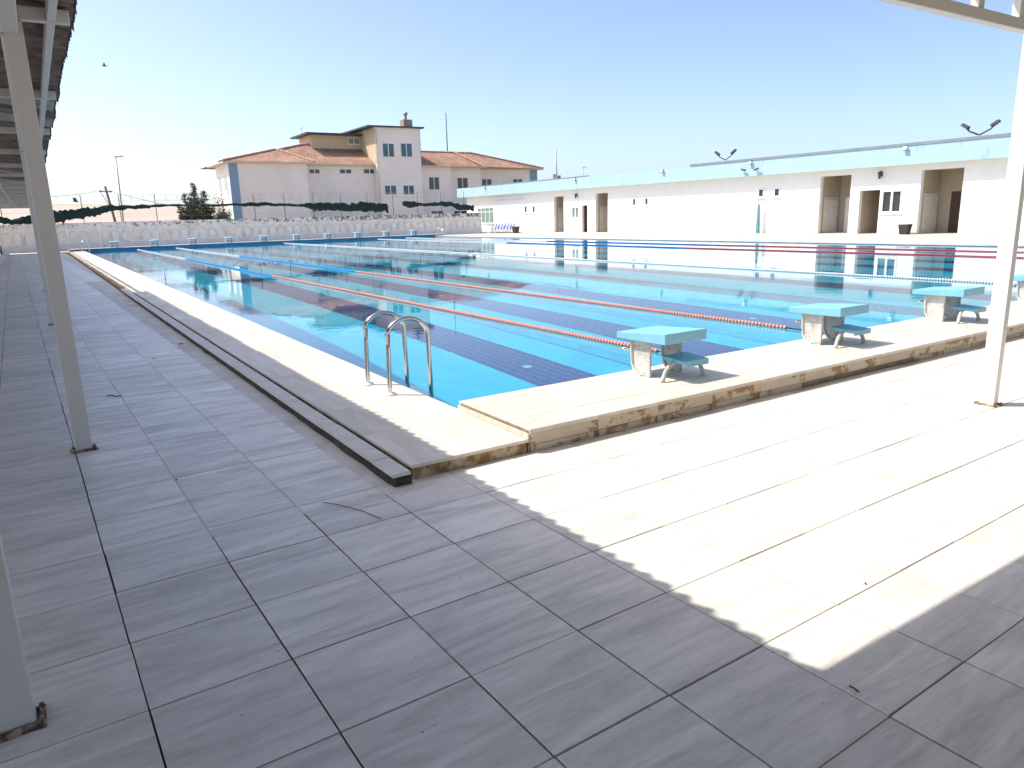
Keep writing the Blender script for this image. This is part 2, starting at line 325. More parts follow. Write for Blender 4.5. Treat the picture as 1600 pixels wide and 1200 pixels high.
M['panel'] = wall_panel_mat()
M['rib'] = mat('relief_concrete', (.74,.70,.66), .9, .2, 2.5, dirt=(.36,.34,.31), dirt_amt=.7, dirt_scale=1.6, dirt_lo=.45, dirt_hi=.6)

def roof_tile_mat():
    m = bpy.data.materials.new('terracotta_roof'); m.use_nodes = True; t = m.node_tree; p = t.nodes['Principled BSDF']; L = t.links.new
    tc = N(t, 'ShaderNodeTexCoord')
    br = N(t, 'ShaderNodeTexBrick'); br.inputs['Scale'].default_value = 1; br.inputs['Brick Width'].default_value = .25; br.inputs['Row Height'].default_value = .36; br.inputs['Mortar Size'].default_value = .03; br.offset = .0
    br.inputs['Color1'].default_value = (.36, .19, .12, 1); br.inputs['Color2'].default_value = (.50, .31, .21, 1); br.inputs['Mortar'].default_value = (.22, .12, .09, 1)
    L(tc.outputs['Object'], br.inputs['Vector'])
    n = N(t, 'ShaderNodeTexNoise'); n.inputs['Scale'].default_value = .5; n.inputs['Detail'].default_value = 6; L(tc.outputs['Object'], n.inputs['Vector'])
    mr = N(t, 'ShaderNodeMapRange'); mr.inputs[1].default_value = .35; mr.inputs[2].default_value = .65; mr.inputs[3].default_value = .8; mr.inputs[4].default_value = 1.25; L(n.outputs[0], mr.inputs[0])
    mx = N(t, 'ShaderNodeMix', data_type='RGBA', blend_type='MULTIPLY'); mx.inputs[0].default_value = 1; L(br.outputs[0], mx.inputs[6]); L(mr.outputs[0], mx.inputs[7]); L(mx.outputs[2], p.inputs['Base Color'])
    p.inputs['Roughness'].default_value = .85
    b = N(t, 'ShaderNodeBump'); b.inputs['Strength'].default_value = .8; b.inputs['Distance'].default_value = .05; L(br.outputs[1], b.inputs['Height']); b.invert = True; L(b.outputs[0], p.inputs['Normal'])
    return m
M['roof_tile'] = roof_tile_mat()
M['cap_tile'] = mat('cap_tile', (.50,.30,.22), .85, .3, 2)

# ------------------------------------------------------------------ dimensions (pool corner = origin, X along the start, Y along the lanes)
PW, PL = 26.15, 51.8
ZW, ZC, ZL, ZF = .06, .10, .172, .25        # water, side coping, near ledge, far ledge
DEP = -1.95
WALLY = 57.5
BX = 35.0                                    # pool building facade

# ------------------------------------------------------------------ ground, hills
def frame_sheet(name, m, x0, x1, y0, y1, hx0, hx1, hy0, hy1, z):
    b = MB(); b.add([(x0,y0,z),(x1,y0,z),(x1,y1,z),(x0,y1,z),(hx0,hy0,z),(hx1,hy0,z),(hx1,hy1,z),(hx0,hy1,z)], [(0,1,5,4),(1,2,6,5),(2,3,7,6),(3,0,4,7)])
    return struct(b.build(name, m))
frame_sheet('ground', M['ground'], -6000, 6000, -6000, 6000, -.5, PW+.5, -.5, PL+.5, -.06)
def hills():
    b = MB(); na, nr = 220, 16; vs = []; fs = []
    for j in range(nr):
        r = 700 * (6.5 ** (j/(nr-1)))
        for i in range(na):
            a = 2*math.pi*i/na; x, y = math.cos(a)*r, math.sin(a)*r
            k = j/(nr-1); n = noise.fractal(Vector((x*.0011, y*.0011, 1.7)), 1.0, 2.0, 4)
            h = max(0, k**1.3 * (88 + 60*n)) if 0 < j else -1
            vs.append((x, y, h - .5))
    for j in range(nr-1):
        for i in range(na):
            i2 = (i+1) % na; fs.append((j*na+i, j*na+i2, (j+1)*na+i2, (j+1)*na+i))
    b.add(vs, fs, True); return struct(b.build('hills', M['hill']))
hills()

# ------------------------------------------------------------------ pool basin and water
def pool():
    f = MB().box(-.3, PW+.3, -.3, PL+.3, DEP-.2, DEP).build('pool_floor', M['pool_cyan']); struct(f)
    rec = [f]
    wl = MB()
    zs = -.16
    wl.box(-.3, 0, -.3, PL+.3, DEP, zs).box(PW, PW+.3, -.3, PL+.3, DEP, zs).box(0, PW, -.3, 0, DEP, zs).box(0, PW, PL, PL+.3, DEP, zs)
    o = wl.build('pool_wall', M['pool_cyan']); struct(o); rec.append(o)
    wb = MB().box(-.3, 0, -.3, PL+.3, zs, ZC-.02).box(PW, PW+.3, -.3, PL+.3, zs, ZC-.02).box(0, PW, -.3, 0, zs, ZC+.02).box(0, PW, PL, PL+.3, zs, ZF-.02)
    rec.append(wb.build('waterline_band', M['pool_wall'], o))
    cx0 = 2.72
    for i in range(10):
        cx = cx0 + 2.5*i
        if cx + .45 > PW: continue
        lo = DEP + .004
        if i < 2:
            ny = 24 if i == 0 else 12
            ys = 1.0; ye = ys + ny*.25
            # grout bed, then single tiles near the start wall, the rest by material
            st = MB().box(cx-.4375, cx+.4375, ys, ye, DEP-.05, lo).build('lane_stripe', M['navy_grout'], f); rec.append(st)
            me = None
            for c in range(7):
                for rr in range(-1 if c % 2 else 0, ny):
                    y0 = ys + rr*.25 + (.125 if c % 2 else 0); x0 = cx - .4375 + c*.125
                    a, bb = max(y0, ys), min(y0+.25, ye)
                    if bb - a < .2:
                        t = MB().box(x0+.004, x0+.121, a+.004, bb-.004, lo-.004, lo+.004).build('stripe_tile', M['navy_tile'], st); rec.append(t); continue
                    if me is None:
                        t = MB().box(-.0585, .0585, -.121, .121, -.004, .004).build('stripe_tile', M['navy_tile'], st, origin=(0,0,0)); me = t.data
                    else:
                        t = bpy.data.objects.new('stripe_tile', me); COL.objects.link(t); t.parent = st
                    t.location = (x0+.0625, y0+.125, lo); rec.append(t)
            s2 = MB().box(cx-.4375, cx+.4375, ye, PL-1.5, DEP-.05, lo).build('lane_stripe', M['pool_navy'], f); rec.append(s2)
        else:
            rec.append(MB().box(cx-.4375, cx+.4375, 1.0, PL-1.5, DEP-.05, lo).build('lane_stripe', M['pool_navy'], f))
    # round inlets set in the stripes
    for px_, py_ in ((824, 573), (1177, 497.6), (534, 477), (690, 462)):
        s = atz(px_, py_, ZW); d = ray(px_, py_).normalized(); hz = math.hypot(d.x, d.y); sr = hz/1.333; k = sr/math.sqrt(1-sr*sr)*(ZW-DEP)
        q = Vector((s.x + d.x/hz*k, s.y + d.y/hz*k, 0))
        r_ = MB(); r_.tube([(q.x, q.y, DEP), (q.x, q.y, DEP+.014), (q.x, q.y, DEP+.02)], [.065, .065, .05], 20)
        rec.append(r_.build('floor_inlet', mat('inlet', (.25,.62,.70), .4), f))
    for o in rec: o.cycles.is_caustics_receiver = True
    b = MB().add([(-.02,-.02,ZW),(PW+.02,-.02,ZW),(PW+.02,PL+.02,ZW),(-.02,PL+.02,ZW)], [(0,1,2,3)], True)
    wt = b.build('water', M['water']); struct(wt); wt.cycles.is_caustics_caster = True
pool()

# ------------------------------------------------------------------ deck: grout bed and floor tiles (their grid is turned 1.2 degrees to the pool)
TO = Vector((-1.6337, -1.4862, 0)); TA = .02028; TS = .49935
def deck():
    g = frame_sheet('deck_floor', M['grout'], -9.5, BX+6, -11, WALLY+.3, -.85, PW+1.0, -.95, PL+1.0, -.014)
    e1 = Vector((math.cos(TA), math.sin(TA), 0)); e2 = Vector((-math.sin(TA), math.cos(TA), 0))
    cells = []
    for i in range(-12, 40):
        for j in range(-17, 115):
            c = TO + e1*((i+.5)*TS) + e2*((j+.5)*TS)
            front = c.y < -1.02 + .22 and c.x > -9 and c.x < 16
            left = c.x < -1.36 + .02 and c.y > -1.3 and c.y < 54.5
            if not (front or left): continue
            d = c - CAM; dep = d.dot(FW)
            if dep < .3: vis = False; size = 0
            else:
                x = 800 + FPX*d.dot(RT)/dep; y = 600 - FPX*d.dot(UP)/dep
                vis = -150 < x < 1750 and 0 < y < 1330
                nrm = abs(d.normalized().z); size = (TS*FPX/dep)**2 * nrm if vis else 0
            cells.append((size, i, j, c))
    cells.sort(key=lambda q: -q[0])
    me = None; rng = random.Random(3)
    gap = .0035
    for size, i, j, c in cells[:300]:
        if me is None:
            h = TS/2
            t = MB().box(-h+gap, h-gap, -h+gap, h-gap, -.02, 0).build('floor_tile', M['tile'], g, bevel=.0015, origin=(0,0,0), seg=1); me = t.data
        else:
            t = bpy.data.objects.new('floor_tile', me); COL.objects.link(t); t.parent = g
        t.location = (c.x + rng.uniform(-.002,.002), c.y + rng.uniform(-.002,.002), rng.uniform(-.0008,.0008)); t.rotation_euler = (rng.uniform(-.001,.001), rng.uniform(-.001,.001), TA + rng.uniform(-.0015,.0015))
    b = MB(); h = TS/2 - gap
    for size, i, j, c in cells[300:]:
        q = [c + e1*(sx*h) + e2*(sy*h) for sx, sy in ((-1,-1),(1,-1),(1,1),(-1,1))]
        b.hexa([p + Vector((0,0,-.02)) for p in q], q)
    b.build('floor_tiles_beyond', M['tile'], g, kind='stuff')
    # far and right decks: paler paving, laid in bigger fields
    b = MB()
    for k in range(18):
        b.box(-9 + k*2.5, -9 + k*2.5 + 2.49, PL+1.02, WALLY, -.02, .03)
    for k in range(26):
        b.box(PW+1.02, BX-.9, -10 + k*2.4, -10 + k*2.4 + 2.39, -.02, .06)
    b.build('paving_slabs', M['coping_tile'], g, kind='stuff')
    # bare cement strip along the kerb, where the tiles stop short
    b = MB(); b.box(-2.6, -1.04, -1.12, 54.6, -.02, -.003); b.build('cement_strip', M['cement'], g)
deck()

# ------------------------------------------------------------------ pool surround
def surround():
    # near ledge (starting blocks stand on it)
    n = MB().box(-.004, PW+1.0, -1.0, -.03, -.05, ZL-.012).build('near_ledge', M['ledge_body']); struct(n)
    x = .0; rng = random.Random(5)
    while x < 12.5:
        L_ = .615; x1 = x + L_
        MB().box(x+.0012, x1-.0012, -.735, .006, ZL-.03, ZL + rng.uniform(-.0006,.0006)).build('ledge_tile', M['ledge_tile'], n, bevel=.002, seg=1, origin=((x+x1)/2, -.37, ZL))
        o = n.children[-1] if False else None
        MB().box(x+.0012, x1-.0012, -1.022, -.738, ZL-.03, ZL + rng.uniform(-.0006,.0006)).build('nosing_tile', M['ledge_tile'], n, bevel=.003, seg=1, origin=((x+x1)/2, -.88, ZL))
        MB().box(x+.0012, x1-.0012, -1.018, -1.0, .058, ZL-.031).build('face_tile', M['ledge_face'], n, bevel=.0015, seg=1, origin=((x+x1)/2, -1.01, .1))
        if rng.random() < .82:
            MB().box(x+.0012+.02*rng.random(), x1-.003-.04*rng.random(), -1.006, -1.0, -.01, .05).build('skirting_tile', M['ledge_face'], n, origin=((x+x1)/2, -1.0, .03))
        x = x1
    MB().box(x, PW+1.0, -1.02, .006, ZL-.03, ZL).build('ledge_slab', M['ledge_tile'], n)
    # end tile on the left flank of the ledge
    MB().box(-.016, -.004, -1.016, .0, ZC+.002, ZL-.031).build('flank_tile', M['ledge_tile'], n)
    # left coping
    c = MB().box(-.9, -.02, -1.0, PL+1.6, -.05, ZC-.012).build('left_coping', M['raw_edge']); struct(c)
    y = -1.005
    k = 0
    while y < 24:
        L_ = .82; y1 = y + L_
        for xa, xb in ((-.905, -.552), (-.548, .006)):
            yy0, yy1 = (y, y1) if xa < -.6 else (y + .0, y1)
            MB().box(xa+.0012, xb-.0012, yy0+.0012, yy1-.0012, ZC-.024, ZC + rng.uniform(-.0006,.0006)).build('coping_tile', M['coping_tile'], c, bevel=.002, seg=1, origin=((xa+xb)/2, (y+y1)/2, ZC))
        y = y1; k += 1
    MB().box(-.905, .006, y, PL+1.6, ZC-.024, ZC).build('coping_slab', M['coping_tile'], c)
    # stone kerb in front of the left coping, slabs on a rough footing, ends some 15 m down
    kb = MB()
    q = -1.06; seg = []
    foot = MB(); vs = []; NS = 120
    for i in range(NS+1):
        yy = -1.055 + i*(16.2/NS); d = .012*noise.noise(Vector((yy*3.1, 0, 0))) + .008*noise.noise(Vector((yy*11, 3, 0)))
        vs += [(-1.052 + d, yy, -.02), (-1.038 + d*1.4, yy, .052), (-.93, yy, .052), (-.93, yy, -.02)]
    fs = []
    for i in range(NS):
        for a in range(4): fs.append((i*4+a, i*4+(a+1)%4, (i+1)*4+(a+1)%4, (i+1)*4+a))
    fs += [(0,1,2,3), tuple(NS*4 + k for k in range(4))]
    foot.add(vs, fs); kf = foot.build('kerb', M['concrete_dark']); struct(kf)
    y = -1.065
    while y < 15.0:
        L_ = .98 if y > -1 else .33
        MB().box(-1.062 + rng.uniform(-.005,.005), -.935, y+.003, y+L_-.003, .062, .088 + rng.uniform(-.003,.003)).build('kerb_slab', M['cement'], kf, bevel=.004, seg=1, origin=(-1, y+L_/2, .08))
        y += L_
    # low rough edge beyond the kerb
    MB().box(-.99, -.91, 15.2, PL+1.5, -.02, .045).build('kerb_footing', M['raw_edge'], kf)
    # far ledge, right coping
    f = MB().box(-.9, PW+1.0, PL-.006, PL+.31, ZF-.018, ZF).box(-.9, PW+1.0, PL+.31, PL+1.25, -.05, ZF).build('far_ledge', M['coping_tile']); struct(f)
    r_ = MB().box(PW-.006, PW+.31, .0, PL-.01, ZC-.018, ZC+.02).box(PW+.31, PW+1.0, .0, PL-.01, -.05, ZC+.02).build('right_coping', M['coping_tile']); struct(r_)
    # white kerb of the planting bed at the far left
    struct(MB().box(-4.55, -4.25, 30, 54, -.02, .16).build('planter_kerb', M['plaster']))
surround()

# ------------------------------------------------------------------ starting blocks
def make_block():
    t = thing('starting_block', '', 'starting block')
    z = Vector((0,0,0))
    def B(): return MB()
    pl = B().hexa([(-.255,-.60,.335),(.255,-.60,.335),(.255,.03,.325),(-.255,.03,.325)], [(-.255,-.60,.43),(.255,-.60,.43),(.255,.03,.385),(-.255,.03,.385)])
    pl.build('platform', M['block_blue'], t, bevel=.007)
    # side legs: panels with a rounded lower front edge and a light rim
    prof = [(-.355,.335),(-.355,0.0),(-.245,0.0)]
    cur = []
    for i in range(9):
        a = math.pi/2 * i/8; cur.append((-.245 + .125*math.sin(a), .16 - .16*math.cos(a)))
    cur += [(-.115,.26),(-.112,.335)]
    for sx in (-.185, .20):
        outline = [(sx, y, zz) for y, zz in prof + cur[1:]]
        lg = B().prism(outline, (-.012,0,0), (.012,0,0)).build('leg', M['block_leg'], t, bevel=.003, seg=1)
        rim = B(); n = len(cur)
        inner = [(y - .014, zz + (.012 if k < 6 else 0)) for k, (y, zz) in enumerate(cur)]
        for k in range(n-1):
            (y0,z0),(y1,z1) = cur[k], cur[k+1]; (a0,b0),(a1,b1) = inner[k], inner[k+1]
            rim.hexa([(sx-.032,y0,z0),(sx+.032,y0,z0),(sx+.032,a0,b0),(sx-.032,a0,b0)], [(sx-.032,y1,z1),(sx+.032,y1,z1),(sx+.032,a1,b1),(sx-.032,a1,b1)])
        rim.build('rim', M['block_rim'], lg)
    g = B().tube([(-.27,-.075,.235),(.27,-.075,.235)], .0125, 10)
    for sx in (-.185,.20): g.tube([(sx,-.12,.235),(sx,-.075,.235)], .01, 8)
    g.build('grip_bar', M['steel'], t)
    st = B().hexa([(-.06,-.645,.140),(.235,-.645,.140),(.235,-.37,.155),(-.06,-.37,.155)], [(-.06,-.645,.172),(.235,-.645,.172),(.235,-.37,.190),(-.06,-.37,.190)])
    st.box(-.055, .232, -.657, -.643, .122, .176)
    sp = st.build('step', M['block_blue'], t, bevel=.004, seg=1)
    for sgn in (-1, 1):
        path = []
        for i in range(10):
            a = math.pi/2*i/9
            path.append((.012 + (-.03 - .215*math.sin(a) if sgn < 0 else .14 + .11*math.sin(a)), -.50 - .06*math.sin(a), .148*math.cos(a)))
        B().tube(path, [.019]*9 + [.021], 12).build('step_leg', M['block_leg'], t)
    B().tube([(-.02,-.5,.146),(.17,-.5,.146)], .014, 10).build('crossbar', M['dark_steel'], t)
    return t
proto = make_block()
near_lab = ['light blue starting block nearest the steel ladder at the near pool end', 'light blue starting block second from the ladder at the near pool end',
            'light blue starting block third from the ladder, just left of the white canopy post', 'light blue starting block partly behind and right of the white canopy post']
for i in range(4):
    o = proto if i == 0 else copy_tree(proto)
    o.location = (1.955 + 2.5*i, 0, ZL); o['label'] = near_lab[i]; o['group'] = 'starting blocks on the near ledge'
ords = ['first', 'second', 'third', 'fourth', 'fifth', 'sixth', 'seventh', 'eighth', 'ninth', 'tenth']
for i in range(10):
    o = copy_tree(proto); o.location = (1.81 + 2.5*i, PL, ZF); o.rotation_euler.z = math.pi
    o['label'] = f'small far starting block, {ords[i]} from the left along the far pool end'; o['group'] = 'starting blocks on the far ledge'

# ------------------------------------------------------------------ pool ladders
def make_ladder(label, loc, rz):
    t = thing('pool_ladder', label, 'pool ladder', loc, 'steel pool ladders', rz)
    for s in (-.26, .26):
        path = [(-.243, s, 0)]; r = .2; cx = -.04
        for i in range(5): path.append((-.243 + .004*i, s, .13*i + .02))
        for i in range(1, 17):
            a = math.pi - math.pi*i/16
            path.append((cx + r*math.cos(a)*1.0, s, .50 + .168*math.sin(a)))
        path += [(.162, s, .35), (.165, s, .1), (.168, s, -.3), (.168, s, -1.1)]
        h = MB().tube(path, .0205, 14).build('handrail', M['steel'], t, origin=(0,0,0))
        MB().tube([(-.243, s, 0),(-.243, s, .012),(-.243, s, .026)], [.062,.055,.024], 20).build('floor_flange', M['plastic_white'], h, origin=(0,0,0))
    for z in (-.17, -.45, -.73):
        MB().box(.125, .21, -.245, .245, z, z+.025).build('tread', M['steel'], t, bevel=.006, origin=(0,0,0))
    return t
make_ladder('shiny steel pool ladder with twin hoops at the near left pool edge', (0, 1.105, ZC), 0)
make_ladder('small steel ladder at the far left corner of the pool', (.05, 50.9, ZC), 0)
make_ladder('small steel ladder at the far right corner of the pool', (PW, 50.6, ZC+.02), math.pi)

# ------------------------------------------------------------------ lane ropes
def lane_rope(label, x, secs):
    t = thing('lane_rope', label, 'lane rope', (x, 0, ZW), 'lane ropes floating on the pool')
    zr = .018
    MB().tube([(0,.02,zr),(0,PL-.02,zr)], .007, 6).build('cable', M['dark_steel'], t, origin=(0,0,0))
    for y0, y1, m in secs:
        b = MB(); y = y0; n = 10; R = .028
        ring = [(math.cos(2*math.pi*k/n), math.sin(2*math.pi*k/n)) for k in range(n)]
        while y < y1:
            pitch = .058; th = .042
            vs = []
            for yy, rr in ((y, R*.55), (y+th*.25, R), (y+th*.75, R), (y+th, R*.55)):
                vs += [(c*rr, yy, zr + s*rr) for c, s in ring]
            fs = [(a*n+k, a*n+(k+1)%n, (a+1)*n+(k+1)%n, (a+1)*n+k) for a in range(3) for k in range(n)]
            fs += [tuple(range(n))[::-1], tuple(3*n+k for k in range(n))]
            b.add(vs, fs, False); y += pitch
        b.build('float_string', m, t, origin=(0,0,0), kind='stuff')
A = 17.0; Bq = 32.0
lane_rope('orange, blue and white lane rope running to the first near starting block', 3.07, [(.9, A, M['rope_orange']), (A, Bq, M['rope_blue_pale']), (Bq, PL-.9, M['rope_white'])])
lane_rope('orange, blue and white lane rope running to the second near starting block', 5.50, [(1.0, A-.4, M['rope_orange']), (A-.4, Bq, M['rope_blue_pale']), (Bq, PL-.9, M['rope_white'])])
lane_rope('all-white lane rope across the middle of the pool', 13.05, [(.9, PL-.9, M['rope_white'])])
lane_rope('dark red, blue and white lane rope, the nearer of the two by the building', 20.56, [(.9, A+.4, M['rope_red']), (A+.4, Bq-.5, M['rope_blue']), (Bq-.5, PL-.9, M['rope_white'])])
lane_rope('dark red, blue and white lane rope farthest out beside the white building', 23.06, [(.9, A+.7, M['rope_red']), (A+.7, Bq-1, M['rope_blue']), (Bq-1, PL-.9, M['rope_white'])])

# ------------------------------------------------------------------ left canopy
def post_with_plate(parent, x, y, wx, wy, ztop, pm=None):
    p = MB().box(x-wx/2, x+wx/2, y-wy/2, y+wy/2, .004, ztop).build('post', pm or M['white_paint'], parent, bevel=.005, seg=2)
    b = MB().box(x-wx/2-.028, x+wx/2+.028, y-wy/2-.028, y+wy/2+.028, .0, .008)
    for sx in (-1,1):
        for sy in (-1,1): b.tube([(x+sx*(wx/2+.016), y+sy*(wy/2+.016), .006),(x+sx*(wx/2+.016), y+sy*(wy/2+.016), .022)], .008, 6)
    # rough mortar lump round the foot
    ring = []; n = 28
    b.build('base_plate', M['rust'], p)
    c = MB(); vs = []
    for k in range(n):
        a = 2*math.pi*k/n; rr = 1 + .22*noise.noise(Vector((x*3+math.cos(a)*1.5, y+math.sin(a)*1.5, 0)))
        sx = math.copysign(abs(math.cos(a))**.4, math.cos(a)); sy = math.copysign(abs(math.sin(a))**.4, math.sin(a))
        vs.append((x + sx*(wx/2+.035)*rr, y + sy*(wy/2+.035)*rr, .002))
    for k in range(n):
        a = 2*math.pi*k/n
        sx = math.copysign(abs(math.cos(a))**.4, math.cos(a)); sy = math.copysign(abs(math.sin(a))**.4, math.sin(a))
        vs.append((x + sx*(wx/2+.012), y + sy*(wy/2+.012), .016 + .008*noise.noise(Vector((k*.7, x, y)))))
    c.add(vs, [(k, (k+1)%n, n+(k+1)%n, n+k) for k in range(n)], True)
    c.build('mortar_collar', M['rust'], p)
    return p

def corrugated(x0, x1, width, pitch, amp, along='X'):
    """one roof sheet, ridges along X from x0 (eave) to x1, width along Y, thickness 6 mm; slope handled by caller"""
    vs = []; fs = []; n = int(round(width/pitch*10))
    for i in range(n+1):
        y = width*i/n; z = amp*math.cos(2*math.pi*y/pitch)
        for x in (x0, x1):
            for dz in (0, .006): vs.append((x, y, z + dz + .13*abs(x-x0)))
    for i in range(n):
        a, b = i*4, (i+1)*4
        fs += [(a+1, a+3, b+3, b+1), (a, b, b+2, a+2), (a, a+1, b+1, b), (a+2, b+2, b+3, a+3)]
    fs += [(0,2,3,1), (n*4, n*4+1, n*4+3, n*4+2)]
    return vs, fs
def left_canopy():
    t = thing('poolside_canopy', 'long white steel canopy with corrugated roof along the left side of the deck', 'canopy', (-2.63, 1.1, 0))
    ys = [1.1 + 3.5*k for k in range(-3, 16)]
    for k in range(7):          # posts stand farther apart than the rafters
        post_with_plate(t, -2.625 if k == 0 else -2.648, 1.1 + 8.75*k, .11, .075, 2.98 if k == 0 else 2.885)
    for y in ys:
        MB().box(-8.8, -2.29, y-.035, y+.035, 2.985, 3.07).build('rafter', M['white_paint'], t, bevel=.004, seg=1)
    yv = ys[0] - 1
    # eave beam over the posts, in lengths that butt between posts
    for a, b_ in zip(ys[:-1], ys[1:]):
        MB().box(-2.70, -2.60, a+.04, b_-.04, 2.89, 2.983).build('eave_beam', M['white_paint'], t, bevel=.004, seg=1)
        MB().box(-2.425, -2.375, a+.037, b_-.037, 2.99, 3.066).build('purlin', M['white_paint'], t, bevel=.003, seg=1)
        for xx in (-3.4, -4.4, -5.4):
            MB().box(xx-.025, xx+.025, a+.037, b_-.037, 3.0+.13*(-xx-2.4)*0, 3.068).build('purlin', M['white_paint'], t)
    vs, fs = corrugated(0, -6.6, .875, .125, .03)  # unseen outer length extended to deepen the shade on the left floor
    me = None; rng = random.Random(11); y = -9.4; k = 0
    while y < 55.5:
        back = -.0 if y < 15.2 else -.34
        if me is None:
            b = MB().add(vs, fs); o = b.build('roof_sheet', M['roof_sheet'], t, origin=(0,0,0)); me = o.data
            b2 = MB().add(vs, fs); o2 = b2.build('roof_sheet', M['roof_sheet_pale'], t, origin=(0,0,0)); me2 = o2.data; bpy.data.objects.remove(o2)
        else:
            o = bpy.data.objects.new('roof_sheet', me2 if (y > 22 or rng.random() < .12) else me); COL.objects.link(o); o.parent = t
        o.location = Vector((-2.265 + back + rng.uniform(-.012,.012), y, 3.10 + rng.uniform(-.002,.004))) - parent_base(t)
        if y < 30:      # crust of moss and dirt along the eave
            e = MB(); n = 30; ev = []
            for i in range(n+1):
                yy = .875*i/n; zz = .03*math.cos(2*math.pi*yy/.125); j = noise.noise(Vector((y+yy, 1, 0))*9)*.022; j2 = noise.noise(Vector((y+yy, 7, 0))*14)*.02
                ev += [(.0, yy, zz+.002), (.014+j*.5, yy, zz-.012-abs(j)), (.012+j2*.5, yy, zz+.02+abs(j2)*.6), (-.05, yy, zz+.016)]
            ef = []
            for i in range(n):
                for a in range(3): ef.append((i*4+a, i*4+a+1, (i+1)*4+a+1, (i+1)*4+a))
            e.add(ev, ef); eo = e.build('eave_crust', M['moss'], o, origin=(0,0,0))
        y += .872; k += 1
    return t
left_canopy()

# ------------------------------------------------------------------ front canopy, behind and above the camera
M['white_sunlit'] = mat('sunlit_white_steel', (.76, .73, .69), .4, .05, 2, dirt=(.45,.33,.22), dirt_amt=.4, dirt_scale=3, dirt_lo=.66, dirt_hi=.76)  # left canopy's white paint again, sunlight on the steel put into a lighter colour
def front_canopy():
    t = thing('entrance_canopy', 'white steel canopy with lattice girder and slim posts at the near end', 'canopy', (3.715, -2.295, 0))
    zb = atx(1500, 31, 2.5).z if False else aty(1500, 32, -2.35).z
    post_with_plate(t, 3.715, -2.295, .072, .115, zb+.06, M['white_sunlit'])
    post_with_plate(t, -2.995, -2.33, .11, .075, zb+.06)
    post_with_plate(t, 10.4, -2.295, .072, .115, zb+.06)
    MB().box(-3.05, 14, -2.42, -2.354, zb, zb+.075).build('bottom_chord', M['white_sunlit'], t, bevel=.004, seg=1)
    MB().box(-3.05, 14, -2.42, -2.354, zb+.66, zb+.735).build('top_chord', M['white_sunlit'], t, bevel=.004, seg=1)
    x = 2.114 - .56*9
    while x < 13.8:
        MB().box(x-.04, x+.03, -2.415, -2.359, zb+.077, zb+.658).build('web_strut', M['white_sunlit'], t, bevel=.003, seg=1)
        x += .56
    # roof: fascia board and sheets, run far back unseen to darken the near floor
    MB().box(-3.4, 14.2, -2.02, -1.99, 3.74, 3.92).build('fascia_board', M['white_sunlit'], t)
    MB().hexa([(-3.4,-2.022,3.84),(14.2,-2.022,3.84),(14.2,-14.5,2.9),(-3.4,-14.5,2.9)], [(-3.4,-2.022,3.885),(14.2,-2.022,3.885),(14.2,-14.5,2.945),(-3.4,-14.5,2.945)]).build('roof_deck', M['roof_sheet_pale'], t)
    for x in (-2.995, 3.715, 10.4):
        MB().bar((x, -2.05, 3.80), (x, -14.4, 2.855), .07, .06).build('roof_beam', M['white_sunlit'], t)
        MB().box(x-.035, x+.035, -14.4, -14.3, .0, 2.84).build('post', M['white_sunlit'], t)
front_canopy()

# ------------------------------------------------------------------ boundary wall, fence, nets
def boundary_wall():
    x0, x1 = -15.0, 34.2
    t = thing('boundary_wall', 'long weathered precast concrete wall with arch reliefs behind the pool', 'wall', (0, WALLY, 0))
    pw = 2.05; x = x0
    zt = 1.93
    MB().box(x0, x1, WALLY-.06, WALLY+.24, 0, .52).build('plinth', mat('plinth_paint', (.72,.71,.70), .85, .08, 1.2, dirt=(.36,.36,.37), dirt_amt=.6), t)
    me = None
    while x < x1 - .1:
        xe = min(x+pw, x1); b = MB()
        b.box(x+.012, xe-.012, WALLY, WALLY+.12, .522, zt); rb = MB()
        na = 3; wdt = (xe-x)/na
        for k in range(na):                       # arch ribs standing proud
            cx = x + wdt*(k+.5); r_ = wdt*.40; zs = 1.12; path = [(cx-r_, zs-.5), (cx-r_, zs)] + [(cx - r_*math.cos(math.pi*i/8), zs + r_*.95*math.sin(math.pi*i/8)) for i in range(1,8)] + [(cx+r_, zs), (cx+r_, zs-.5)]
            for (a, za), (c, zc_) in zip(path[:-1], path[1:]):
                dx, dz = c-a, zc_-za; l = math.hypot(dx, dz); nx, nz_ = -dz/l*.025, dx/l*.025
                rb.hexa([(a-nx, WALLY-.028, za-nz_),(a+nx, WALLY-.028, za+nz_),(a+nx, WALLY+.004, za+nz_),(a-nx, WALLY+.004, za-nz_)], [(c-nx, WALLY-.028, zc_-nz_),(c+nx, WALLY-.028, zc_+nz_),(c+nx, WALLY+.004, zc_+nz_),(c-nx, WALLY+.004, zc_-nz_)])
        b.box(x+.012, xe-.012, WALLY-.03, WALLY+.003, zt-.10, zt-.002)
        o = b.build('wall_panel', M['panel'], t, origin=None); rb.build('arch_relief', M['rib'], o)
        x += pw
    MB().box(x0, x1, WALLY-.055, WALLY+.175, zt+.002, zt+.06).build('coping', M['panel'], t)
    return t
boundary_wall()

